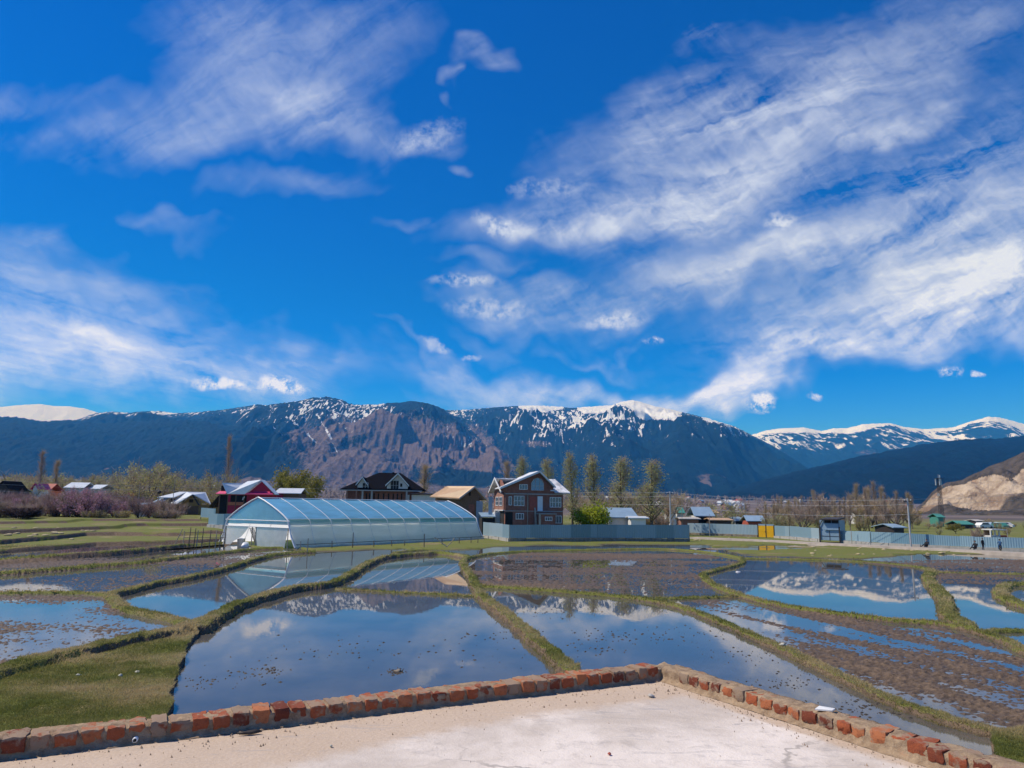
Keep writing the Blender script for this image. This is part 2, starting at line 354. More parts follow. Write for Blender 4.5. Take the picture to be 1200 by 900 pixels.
# ---- right hand snowy range
ridgeC = [(700, 600), (800, 545), (850, 520), (870, 512), (883, 509), (900, 504), (917, 502), (942, 501), (963, 505), (977, 502), (992, 502), (1012, 497), (1044, 496), (1058, 500), (1083, 503), (1117, 501), (1137, 494), (1158, 488.5),
          (1170, 489), (1179, 491), (1200, 497), (1240, 490), (1300, 498), (1400, 480), (1600, 500)]
def masksC(SS, V, X, Y, Z, dep, rg, rg2):
    full = interp_px(SS, [(860, 1), (900, 3), (940, 5), (965, 2), (1010, 6), (1045, 1), (1060, 1), (1080, 3), (1110, 3), (1150, 1), (1165, 5), (1200, 6)])
    n = 0.6 * vnoise(X / 30, Y / 140, 171) + 0.4 * vnoise(X / 13, Y / 60, 172); big = fbm(X / 300, Y / 800, 3, 175)
    p = (0.55 + (n - .5) * 2.5 + (big - .5) * 1.5 - rg2 * 0.8) * np.clip(1.2 - dep / 34, 0, 1)
    fl = sstep(1.4, 0.6, (dep + 5 * (n - .5) + 7 * (big - .5)) / full)
    return np.clip(np.maximum(p, fl), 0, 1), np.clip((big - .5) * 1.2 + .15, 0, 1)
range_mesh('distant_mountain_range', MB_, ridgeC, px_s(690), px_s(1560), 900, 5200, 9000, 90, 260, 1000, masksC, rows=150, jag=4, seed=40)
# ---- wooded spur in front, left
def masks0(SS, V, X, Y, Z, dep, rg, rg2):
    return np.zeros_like(SS), np.clip(0.12 * fbm(X / 200, Y / 300, 3, 9), 0, 1)
MF_ = mountain_material('wooded_slope', (0.005, 0.019, 0.019), (0.1, 0.085, 0.07))
range_mesh('wooded_hill', MF_, [(-400, 478), (-150, 482), (0, 488), (27, 489), (50, 494), (80, 492), (110, 496), (130, 496), (200, 492), (240, 494), (275, 500), (300, 507), (325, 517), (345, 530), (365, 540), (388, 552), (400, 562), (500, 640)],
           px_s(-400), px_s(420), 620, 3000, 5000, 62, 150, 700, masks0, rows=130, jag=8, seed=60, pw=1.1)
# ---- dark forested hill, right
def masksD(SS, V, X, Y, Z, dep, rg, rg2):
    return np.zeros_like(SS), np.clip(0.2 * fbm(X / 150, Y / 200, 3, 19) + .75 * sstep(0.07, 0.0, V), 0, 1)
MD_ = mountain_material('forest_slope', (0.003, 0.012, 0.013), (0.13, 0.10, 0.085))
range_mesh('forested_hill', MD_, [(780, 620), (850, 576), (883, 566), (917, 557), (941, 551), (973, 543), (1004, 535.5), (1020, 533), (1044, 528), (1080, 521), (1115, 516.5), (1133, 515), (1169, 514), (1200, 511), (1260, 507), (1350, 512), (1500, 500), (1700, 520)],
           px_s(800), px_s(1650), 800, 1900, 3300, 4, 80, 420, masksD, rows=140, jag=5, seed=80, pw=1.05)
# ---- quarry hill
mq = bpy.data.materials.new('quarry_rock'); mq.use_nodes = True
t = NT(mq.node_tree); b = t.n['Principled BSDF']; b.inputs['Roughness'].default_value = 0.95; b.inputs['Specular IOR Level'].default_value = 0.1
co = t.add('ShaderNodeTexCoord').outputs['Object']
c = t.mix(t.ramp(t.noise(co, 0.03, 6, 0.7), 0.35, 0.65), (0.28, 0.19, 0.12), (0.66, 0.53, 0.39))
c = t.mix(t.ramp(t.noise(co, 0.012, 4, 0.6), 0.56, 0.66), c, (0.50, 0.27, 0.14))
c = t.mix(t.ramp(t.noise(t.mapping(co, (1, 1, 3)), 0.02, 5, 0.7), 0.60, 0.7), c, (0.20, 0.15, 0.10))
scrub = t.mix(t.ramp(t.noise(co, 0.08, 4, 0.7), .3, .7), (0.06, 0.05, 0.035), (0.15, 0.12, 0.09))
c = t.mix(t.ramp(t.math('ADD', attr(t, 'bare'), t.math('MULTIPLY', t.math('SUBTRACT', t.noise(co, 0.04, 5, 0.7), .5), .5)), 0.4, 0.6), scrub, c)
t.l.new(c, b.inputs['Base Color'])
t.l.new(t.add('ShaderNodeBump', {'Height': t.noise(co, 0.09, 6, 0.7), 'Strength': 1.0, 'Distance': 9.0}).outputs[0], b.inputs['Normal'])
def masksQ(SS, V, X, Y, Z, dep, rg, rg2):
    n = fbm(X / 60, Y / 60, 3, 7)
    top = interp_px(SS, [(1080, 1), (1140, 2), (1165, 9), (1185, 22), (1200, 16), (1230, 14), (1300, 30)])
    return np.zeros_like(SS), sstep(0.0, 6, dep + 8 * (n - .5) - top) * sstep(0.10, 0.2, V + .1 * (n - .5))
range_mesh('quarry_hill', mq, [(1060, 606), (1083, 588), (1092, 577), (1100, 571), (1110, 565), (1128, 562), (1151, 551), (1169, 543), (1187, 535), (1200, 529), (1260, 505), (1330, 488), (1450, 475), (1700, 480)],
           px_s(1058), px_s(1650), 460, 620, 1000, -6, 40, 62, masksQ, rows=110, jag=1.2, seed=90, pw=0.8)
# ================================================================== GROUND, FIELDS, WATER
def PL(pts, z=0.0): return [tuple(P(a, b, z)[:2]) for a, b in pts]
# field banks: photo survey points on the water level -> world; (points, half width, height)
D1 = [(232, 742), (240, 735), (252, 728), (270, 718), (291, 709), (330, 697), (355, 692), (384, 688), (406, 679), (425, 667), (445, 657), (460, 654), (492, 651), (520, 650), (549, 655)]
T1 = [(395, 691), (430, 693), (490, 696), (552, 699)]
D2 = [(549, 655), (543, 660), (546, 668), (554, 682), (562, 697), (577, 712), (600, 729), (622, 749), (642, 767), (671, 793), (700, 822)]
D2t = [(549, 655), (575, 650), (617, 647), (700, 645), (770, 644), (830, 648), (868, 655)]
D3 = [(558, 688), (620, 692), (672, 696), (720, 700), (760, 705), (800, 714), (846, 732), (887, 750), (933, 771), (992, 800), (1054, 829), (1117, 850), (1179, 866), (1220, 872)]
D4 = [(868, 655), (869, 661), (842, 669), (825, 675), (837, 687), (867, 699), (908, 710), (971, 720), (1033, 728), (1100, 733), (1133, 740), (1167, 750), (1200, 765), (1260, 800)]
D4b = [(760, 703), (800, 702), (867, 700)]
D4t = [(868, 655), (930, 656), (1012, 659), (1080, 666), (1092, 672)]
D5 = [(1092, 671), (1088, 678), (1091, 686), (1102, 697), (1109, 709), (1110, 722), (1121, 731), (1137, 740)]
D5t = [(1092, 671), (1140, 673), (1210, 674)]
D6 = [(1215, 687), (1183, 687), (1174, 694), (1179, 703), (1196, 711), (1220, 716)]
D7 = [(1150, 743), (1175, 741), (1220, 741)]
D8 = [(236, 736), (218, 742), (200, 748), (150, 758), (100, 770), (50, 783), (0, 798), (-60, 815)]
D10 = [(367, 648), (333, 650), (300, 657), (267, 668), (233, 677), (200, 684), (187, 686), (167, 691), (145, 697), (130, 700)]
D10b = [(130, 700), (140, 711), (152, 717), (170, 721), (195, 726), (222, 735)]
D11 = [(130, 700), (100, 697), (50, 696), (0, 697), (-60, 698)]
D12 = [(-60, 676), (0, 674), (67, 669), (117, 665), (167, 661), (203, 656), (254, 650), (297, 645), (335, 643), (367, 645)]
D13 = [(-60, 663), (0, 660), (67, 656), (133, 651), (200, 644), (226, 641), (262, 638)]
Dm = [(460, 654), (470, 647), (520, 644), (560, 643)]
BANKS = [(D1, .37, .30), (T1, .16, .09), (D2, .30, .25), (D2t, .30, .18), (D3, .23, .16), (D4, .24, .17), (D4b, .18, .10), (D4t, .4, .12), (D5, .38, .26), (D5t, .32, .12), (D6, .40, .22),
         (D7, .22, .12), (D8, .40, .34), (D10, .30, .25), (D10b, .30, .18), (D11, .22, .14), (D12, .34, .24), (D13, .36, .24), (Dm, .3, .15)]
BW = [(smooth_line(PL(p)), w_, h_) for p, w_, h_ in BANKS]
# terrace steps rising to the left rear: (line, level above, rise)
STEPS = [([(-120, 668), (0, 660), (67, 655), (133, 650), (200, 643), (262, 638), (300, 637)], 0.10, 0.10), ([(-120, 650), (0, 644), (61, 639), (113, 635), (158, 634), (230, 632), (290, 629)], 0.40, 0.30),
         ([(-120, 638), (0, 632.5), (67, 627), (101, 623.5), (135, 623), (200, 624), (260, 623.5), (290, 622)], 0.70, 0.30),
         ([(-120, 622), (0, 621), (74, 618), (169, 615), (245, 614.5), (290, 614)], 1.0, 0.30), ([(-120, 612), (0, 611), (100, 609.5), (245, 609.5), (290, 610)], 1.25, 0.25)]
STW = [(np.array([P(a, b, z)[0] / P(a, b, z)[1] for a, b in L]), np.array([P(a, b, z)[1] for a, b in L]), dz) for L, z, dz in STEPS]
S_END = px_s(262)

POLY = dict(
    patch=[(-80, 822), (0, 801), (60, 786), (120, 770), (200, 751), (238, 738), (222, 754), (212, 782), (205, 812), (202, 842), (190, 900), (-80, 900)],
    blob=[(1165, 868), (1200, 855), (1300, 850), (1300, 960), (1165, 960)],
    R1=[(770, 706), (840, 702), (908, 712), (971, 722), (1033, 730), (1100, 735), (1200, 768), (1300, 830), (1300, 890), (1179, 864), (1117, 849), (1054, 827), (992, 798), (933, 769), (887, 748), (846, 730), (800, 713)],
    M=[(552, 656), (617, 648), (700, 646), (830, 650), (866, 658), (842, 668), (824, 675), (837, 688), (862, 698), (800, 702), (760, 704), (672, 695), (566, 688), (552, 672)],
    L1=[(-80, 699), (0, 698), (100, 698), (128, 702), (150, 718), (222, 736), (150, 757), (50, 782), (-80, 815)],
    L2=[(-80, 676), (67, 669), (167, 662), (254, 651), (320, 645), (360, 648), (300, 657), (233, 677), (167, 690), (128, 699), (-80, 698)],
    L3=[(-80, 663), (67, 656), (133, 651), (262, 639), (330, 643), (254, 650), (167, 661), (67, 669), (-80, 676)],
    RB=[(1000, 658), (1100, 656), (1300, 655), (1300, 672), (1100, 672)],
    RC=[(1085, 672), (1300, 674), (1300, 688), (1180, 686), (1150, 684), (1090, 683)])

# --- rows and columns of the sheet
rows = []; y = 3.0
while y < 130:
    rows.append(y); y += min(0.5 * y * y / 3400, 0.24) if y > 8 else 0.2
while y < 9000:
    rows.append(y); y += max(0.24, (y - 124) * 0.035)
rows = np.array(rows)
cols = np.concatenate([np.linspace(-1.6, -0.80, 40, endpoint=False), np.linspace(-0.80, 0.80, 1000), np.linspace(0.80, 1.6, 41)[1:]])
CS, RY = np.meshgrid(cols, rows); GX = CS * RY; GY = RY
near = RY[:, 0] < 131
def lowland(s, Y):                         # gentle rise of the valley floor towards the hills
    sl = np.interp(s, [-0.75, -0.3, 0.0, 0.35, 0.75], [0.036, 0.026, 0.020, 0.015, 0.012])
    return sl * np.clip(Y - 260, 0, None) * sstep(260, 1500, Y) * 0.98
def terrace(x, y):
    s = x / np.maximum(y, 1e-3); lev = np.zeros_like(x)
    wob = 0.5 * (fbm(x / 3, y / 3, 3, 5) - .5)
    for ss, ys, dz in STW:
        yl = np.interp(s, ss, ys)
        lev = lev + dz * sstep(-0.35, 0.15, y - yl + wob)
    lev = lev + np.clip(y - 125, 0, 60) * 0.018
    return lev * sstep(S_END + 0.045, S_END - 0.01, s)
def shoreline(px): return np.interp(px, [-200, 262, 300, 367, 470, 560, 640, 820, 850, 870, 1000, 1090, 1300], [600, 634, 642, 645, 645.5, 643, 639, 639, 646, 651, 655, 650, 648])

PSTAT = {}
def ground_z(x, y):
    """height, grass cover and mud of the ground at numpy points (y < 131)"""
    px, py = topx(x, y, np.zeros_like(x))
    w1 = fbm(x / 1.2, y / 1.2, 3, 1) - .5
    pxj = px + w1 * 26 * 14 / np.maximum(y, 6); pyj = py + (fbm(x / 1.5, y / 1.5, 3, 2) - .5) * 14 * 14 / np.maximum(y, 6) ** 1.3
    fine = fbm(x / 0.16, y / 0.16, 3, 11); mid = fbm(x / 0.9, y / 0.9, 3, 12); big = fbm(x / 4, y / 4, 3, 13)
    z = np.full(x.shape, -0.11) + 0.05 * (mid - .5)
    grass = np.zeros_like(x); 
    # ploughed fields: clods above the water
    def plough(poly, cov, ang, stretch, bigw=1.0, wl=2.6):
        nonlocal z
        m = inpoly(pxj, pyj, POLY[poly])
        if not m.any(): return
        xx, yy = x[m], y[m]; ca, sa = math.cos(ang), math.sin(ang)
        u_, v_ = xx * ca + yy * sa, -xx * sa + yy * ca
        stx = fbm(u_ / (wl * stretch), v_ / wl, 4, 21) - .5
        cl_ = fbm(xx / 0.10, yy / 0.10, 2, 23, 0.6) - .5
        c = cov(px[m], py[m]) if callable(cov) else cov
        nn_ = cl_ + bigw * stx * 1.5; mu_, sg_ = PSTAT.setdefault(poly, (nn_.mean(), nn_.std() + 1e-6)); nn_ = (nn_ - mu_) / sg_; c = np.clip(c, .02, .97)
        z[m] = 0.026 * (nn_ + 2.2 * (c - .5) + .55 * (2 * c - 1) ** 3)
    a1 = P(760, 708); a2 = P(1100, 800); angR = math.atan2(a2.y - a1.y, a2.x - a1.x)
    plough('R1', lambda a, b: np.interp(a + (b - 760) * .5, [760, 840, 960, 1060, 1160, 1250], [.58, .44, .52, .64, .70, .68]) - .30 * np.exp(-((a - 1130) / 90) ** 2 - ((b - 820) / 22) ** 2) - .2 * np.exp(-((a - 900) / 60) ** 2 - ((b - 735) / 14) ** 2)
           + .10 * np.exp(-((b - 728 - (a - 1000) * .12) / 10) ** 2), angR, 9.0, 1.25, 0.85)
    plough('M', lambda a, b: np.interp(a, [552, 660, 700, 780, 860], [.60, .55, .48, .43, .34]) - np.where(b > 690, .08, 0) + np.where(b < 660, .06, 0), 0.1, 4.0, 0.8, 3)
    plough('L1', lambda a, b: .26 + .56 * np.exp(-((a - 120) / 42) ** 2 - ((b - 737) / 14) ** 2) + .34 * np.exp(-((a - 30) / 45) ** 2 - ((b - 733) / 7) ** 2) + .35 * np.exp(-((b - 702) / 4) ** 2) - .12 * np.exp(-((a - 60) / 60) ** 2 - ((b - 714) / 7) ** 2), 0.2, 1.5, .7)
    plough('L2', lambda a, b: np.interp(a, [0, 120, 170, 225, 275, 300], [.0, .10, .30, .48, .52, .36]), 0.3, 4.0, 0.4)
    plough('L3', lambda a, b: np.interp(a, [0, 100, 190, 262], [.48, .40, .26, .20]), 0.3, 4.0, 0.8)
    plough('RB', .62, 0.0, 4.0, 0.7); plough('RC', .46, 0.0, 4.0, 0.6)
    # dry ground beyond the fields
    sh = shoreline(px); dry = sstep(1.5, -1.5, (py - sh) + (fbm(x / 4, y / 4, 3, 3) - .5) * 5)
    zdry = 0.10 + 0.12 * (big - .5) + .03 * (fine - .5)
    # small puddles in the green strip
    for (qx, qy, rx, ry) in ((880, 643, 55, 2.0), (915, 640, 45, 1.2), (1085, 651, 30, 1.6), (820, 640, 16, 1.3), (470, 645.5, 45, 1.6), (590, 645, 40, 2.5), (1170, 660, 50, 4)):
        zdry = zdry - 0.34 * np.clip(1.3 - np.sqrt(((px - qx) / rx) ** 2 + ((py - qy) / ry) ** 2) + 1.2 * (mid - .5), 0, 1)
    z = z * (1 - dry) + zdry * dry; grass = np.maximum(grass, dry * .8)
    m = inpoly(pxj, pyj, POLY['patch']) | inpoly(pxj, pyj, POLY['blob'])
    z = np.where(m, 0.13 + 0.10 * (mid - .5) + 0.03 * (fine - .5), z); grass = np.where(m, 1.0, grass)
    tz = terrace(x, y); lt = sstep(0.0, 0.08, tz)
    wetT = sstep(0.0, 0.02, tz) * sstep(0.28, 0.22, tz)
    z = z + tz
    # field banks
    for i, (pts, hw, h) in enumerate(BW):
        pa = np.array(pts); mg_ = hw * 2.5 + .3
        mm = np.nonzero((x > pa[:, 0].min() - mg_) & (x < pa[:, 0].max() + mg_) & (y > pa[:, 1].min() - mg_) & (y < pa[:, 1].max() + mg_))
        if not len(mm[0]): continue
        d = np.full(x.shape, 1e6)
        d[mm] = dist_line(x[mm], y[mm], pts) + 0.42 * hw * (fbm(x[mm] / .5, y[mm] / .5, 3, 31 + i) - .5) * 2
        k = sstep(hw * 1.06, hw * 0.55, d)
        top = tz * 0.9 + h * (0.85 + 0.3 * (mid - .5)) + 0.07 * (fine - .5)
        z = np.maximum(z, z * (1 - k) + top * k)
        grass = np.maximum(grass, sstep(hw * 1.15, hw * 0.8, d))
        mud = sstep(hw * 1.5, hw * 1.0, d + .3 * (mid - .5)) * (-0.01 + 0.05 * (fine - .5)) + (1 - sstep(hw * 1.5, hw * 1.0, d)) * -9
        z = np.maximum(z, mud + tz * .95)
    grass = np.maximum(grass, sstep(0.25, 0.34, tz))
    # the earth faces of the steps stay bare and dark
    s_ = x / np.maximum(y, 1e-3)
    for ss, ys, dz in STW:
        dd_ = y - np.interp(s_, ss, ys); wob = .5 * (fbm(x / 3, y / 3, 3, 5) - .5); band = sstep(.5, .2, np.abs(dd_ + wob + .15)) * sstep(.30, .5, fbm(x / 7, y / 2, 2, 9)) * (s_ < S_END + .03) * (vnoise(x / 5, y / 5, 8) > .12)
        grass = grass * (1 - band); z = z + .10 * sstep(.9, .1, np.abs(dd_ + wob - .45)) * (s_ < S_END + .03)
    return z, grass

ZG = np.zeros_like(GX); GR = np.ones_like(GX)
nr = int(near.sum())
zn, gn_ = ground_z(GX[:nr], GY[:nr]); ZG[:nr] = zn; GR[:nr] = gn_
far = GY[nr:]
zf_ = 0.12 + terrace(GX[nr:], far) + lowland(CS[nr:], far)
ZG[nr:] = zf_
# ground drops away under the house we stand on
ZG = np.where((GY < 9.0), np.minimum(ZG, np.where(GX > -9, -0.1, 0.1)), ZG) if False else ZG
me = mesh_np('ground', np.stack([GX, GY, ZG], -1).reshape(-1, 3), grid_faces(len(rows), len(cols))); smooth(me)
gy_, gx_ = np.gradient(ZG, axis=0), np.gradient(ZG, axis=1)
dyr = np.gradient(rows)[:, None]; dxr = np.maximum(np.gradient(CS * RY, axis=1), 1e-4)
slope = np.sqrt((gy_ / dyr) ** 2 + (gx_ / dxr) ** 2)
fattr(me, 'grass', GR * sstep(2.2, 0.9, slope)); fattr(me, 'far', sstep(200, 420, GY))
mg = bpy.data.materials.new('ground_soil_and_turf'); mg.use_nodes = True
t = NT(mg.node_tree); b = t.n['Principled BSDF']; b.inputs['Roughness'].default_value = 0.9; b.inputs['Specular IOR Level'].default_value = 0.25
geo = t.add('ShaderNodeNewGeometry').outputs['Position']
nA = t.noise(geo, 7.0, 6, 0.7); nB = t.noise(geo, 0.55, 5, 0.6); nC = t.noise(geo, 30, 4, 0.7); nD = t.noise(geo, 0.16, 4, 0.6)
soil = t.mix(t.ramp(nA, .3, .7), (0.090, 0.062, 0.042), (0.215, 0.152, 0.105))
green = t.mix(t.ramp(nC, .3, .7), (0.095, 0.118, 0.020), (0.190, 0.195, 0.045))
dryg = t.mix(t.ramp(nC, .3, .7), (0.150, 0.115, 0.052), (0.260, 0.205, 0.105))
t_lo, t_hi = .50, .66
tf = t.mix(t.ramp(t.math('ADD', t.math('MULTIPLY', nB, .6), t.math('MULTIPLY', nD, .4)), t_lo, t_hi), green, dryg)
straw = t.ramp(nD, .60, .68, 0, .55)
tf = t.mix(straw, tf, (0.30, 0.235, 0.13))
gm = t.ramp(t.math('ADD', attr(t, 'grass'), t.math('MULTIPLY', t.math('SUBTRACT', nA, .5), .6)), .35, .65)
c = t.mix(gm, soil, tf)
sp = t.add('ShaderNodeSeparateXYZ', {0: geo})
# wet soil near the water line
wet = t.math('MULTIPLY', t.ramp(sp.outputs[2], .07, .0), t.math('SUBTRACT', 1.0, attr(t, 'far')))
c = t.mix(wet, c, t.mix(0.42, c, (0.035, 0.026, 0.020)))
# far fields: brown and purple orchards, stubble
fc = t.mix(t.ramp(t.noise(geo, 0.009, 6, 0.75), .35, .65), (0.085, 0.068, 0.060), (0.19, 0.145, 0.125))
fc = t.mix(t.ramp(t.noise(t.mapping(geo, (1, .35, 1)), 0.006, 5, 0.7), .56, .64), fc, (0.14, 0.13, 0.065))
c = t.mix(attr(t, 'far'), c, fc)
t.l.new(c, b.inputs['Base Color'])
t.l.new(t.math('SUBTRACT', 0.92, t.math('MULTIPLY', wet, 0.38)), b.inputs['Roughness'])
t.l.new(t.add('ShaderNodeBump', {'Height': t.math('ADD', nC, nA), 'Strength': 0.6, 'Distance': 0.05}).outputs[0], b.inputs['Normal'])
me.materials.append(mg)
tag(link(bpy.data.objects.new('ground', me)), kind='structure')
# land all round, lower than the fields
me = mesh_np('surrounding_land', np.array([(-20000, -6000, -1.2), (20000, -6000, -1.2), (20000, 14000, -1.2), (-20000, 14000, -1.2)]), np.array([[0, 1, 2, 3]]))
me.materials.append(mg); fattr(me, 'far', np.zeros(4)); fattr(me, 'grass', np.ones(4)); tag(link(bpy.data.objects.new('surrounding_land', me)), kind='structure')

# --- water
mw = bpy.data.materials.new('still_field_water'); mw.use_nodes = True
t = NT(mw.node_tree); b = t.n['Principled BSDF']
geo = t.add('ShaderNodeNewGeometry').outputs['Position']
n1 = t.noise(geo, 0.35, 5, 0.6); n2 = t.noise(geo, 3.0, 4, 0.6)
c = t.mix(t.ramp(n1, .3, .7), (0.068, 0.067, 0.063), (0.115, 0.106, 0.094))
c = t.mix(t.ramp(n2, .60, .72, 0, .35), c, (0.03, 0.024, 0.018))
t.l.new(c, b.inputs['Base Color'])
b.inputs['Roughness'].default_value = 0.012; b.inputs['IOR'].default_value = 1.36; b.inputs['Specular IOR Level'].default_value = 0.54
bp = t.add('ShaderNodeBump', {'Height': t.noise(t.mapping(geo, (1, .5, 1)), 5.0, 3, 0.5), 'Strength': 0.018, 'Distance': 0.02})
t.l.new(bp.outputs[0], b.inputs['Normal'])
me = mesh_np('paddy_water', np.array([(-55, 4, 0), (80, 4, 0), (80, 92, 0), (-62, 92, 0)]), np.array([[0, 1, 2, 3]])); me.materials.append(mw)
tag(link(bpy.data.objects.new('paddy_water', me)), kind='structure')
def pool(name, pts, z):
    v = np.array([P(a, b_, z)[:] for a, b_ in pts]); me = bpy.data.meshes.new(name); me.from_pydata([tuple(q) for q in v], [], [tuple(range(len(v)))]); me.materials.append(mw)
    tag(link(bpy.data.objects.new(name, me)), kind='structure')
pool('terrace_water', [(-40, 652), (0, 649), (60, 645), (100, 642), (150, 640), (175, 640), (120, 647), (60, 651), (0, 655), (-40, 658)], 0.185)
pool('terrace_water', [(160, 645), (200, 641), (262, 636), (262, 638), (226, 641), (200, 643)], 0.13)

# --- haze
mh = bpy.data.materials.new('valley_haze'); mh.use_nodes = True
t = NT(mh.node_tree); t.n.clear()
pv = t.add('ShaderNodeVolumePrincipled', {'Color': (0.04, 0.34, 1.0, 1), 'Absorption Color': (1, 1, 1, 1), 'Density': 1.1e-4, 'Anisotropy': 0.0})
t.add('ShaderNodeOutputMaterial', {'Volume': pv.outputs[0]})
def haze_box(x0, x1, y0, y1, z0, z1):
    v = [(x, y, z) for z in (z0, z1) for y in (y0, y1) for x in (x0, x1)]
    me = bpy.data.meshes.new('haze'); me.from_pydata(v, [], [(0, 2, 3, 1), (4, 5, 7, 6), (0, 1, 5, 4), (2, 6, 7, 3), (0, 4, 6, 2), (1, 3, 7, 5)])
    me.materials.append(mh); tag(link(bpy.data.objects.new('haze', me)), kind='stuff')
haze_box(-20500, 20500, -6200, 14200, -2.5, 1420)

# ================================================================== TERRACE WE STAND ON
ZF = 2.4
cor = P(774.5, 797.6, ZF); lf = P(0, 891, ZF); rt_ = P(1090, 898, ZF)
uL = (lf - cor).normalized(); uR = (rt_ - cor).normalized()
mc = bpy.data.materials.new('rough_concrete'); mc.use_nodes = True
t = NT(mc.node_tree); b = t.n['Principled BSDF']; b.inputs['Roughness'].default_value = 0.92; b.inputs['Specular IOR Level'].default_value = 0.2
geo = t.add('ShaderNodeNewGeometry').outputs['Position']
n1 = t.noise(geo, 0.9, 6, 0.65, 0.4); n2 = t.noise(geo, 5, 6, 0.7, 0.3); n3 = t.noise(geo, 45, 4, 0.7)
c = t.mix(t.ramp(n1, .32, .68), (0.50, 0.43, 0.37), (0.76, 0.68, 0.615))
c = t.mix(t.ramp(n2, .50, .68, 0, .55), c, (0.42, 0.375, 0.345))
c = t.mix(t.ramp(n3, .55, .75, 0, .35), c, (0.80, 0.73, 0.67))
vo = t.add('ShaderNodeTexVoronoi', {'Vector': t.add('ShaderNodeVectorMath', {0: geo, 1: t.add('ShaderNodeVectorMath', {0: t.noise(geo, 2.5, 4, .6, out='Color'), 3: .5}, operation='SCALE').outputs[0]}, operation='ADD').outputs[0], 'Scale': 0.42}, feature='DISTANCE_TO_EDGE')
crk = t.math('MULTIPLY', t.ramp(vo.outputs['Distance'], .010, .002), t.ramp(n1, .44, .56))
c = t.mix(t.math('MULTIPLY', crk, .55), c, (0.20, 0.18, 0.165))
sand = t.math('ADD', attr(t, 'sand'), t.math('MULTIPLY', t.math('SUBTRACT', n2, .5), .7))
c = t.mix(t.ramp(sand, .35, .75, 0, .85), c, t.mix(t.ramp(n3, .3, .7), (0.46, 0.345, 0.25), (0.55, 0.43, 0.325)))
wv_ = t.noise(t.mapping(geo, (2.2, 9, 1), (0, 0, R(-18))), 1.0, 6, 0.72, 1.2)
c = t.mix(t.ramp(wv_, .56, .70, 0, .55), c, (0.33, 0.315, 0.32))
t.l.new(c, b.inputs['Base Color'])
t.l.new(t.add('ShaderNodeBump', {'Height': t.math('ADD', n2, t.math('MULTIPLY', n3, .5)), 'Strength': 0.5, 'Distance': 0.02}).outputs[0], b.inputs['Normal'])
# slab as a fine grid in the (uL, uR) frame; wall below it down to the ground
N = 120
a_ = np.linspace(0, 9, N); b_ = np.linspace(0, 9, N); AA, BB = np.meshgrid(a_, b_)
X = cor.x + AA * uL.x + BB * uR.x; Y = cor.y + AA * uL.y + BB * uR.y
Zt = ZF + 0.012 * (fbm(X / .8, Y / .8, 3, 5) - .5)
me = mesh_np('terrace_floor', np.stack([X, Y, Zt], -1).reshape(-1, 3), grid_faces(N, N)); smooth(me)
dl = BB * abs(uL.x * uR.y - uL.y * uR.x); dr = AA * abs(uL.x * uR.y - uL.y * uR.x)
sand_l = sstep(1.0, 0.15, dl - .7 * sstep(1.5, 6, AA)) * .95; sand_r = sstep(.35, .03, dr) * .9
fattr(me, 'sand', np.maximum(sand_l, sand_r)); me.materials.append(mc)
tag(link(bpy.data.objects.new('terrace_floor', me)), kind='structure')
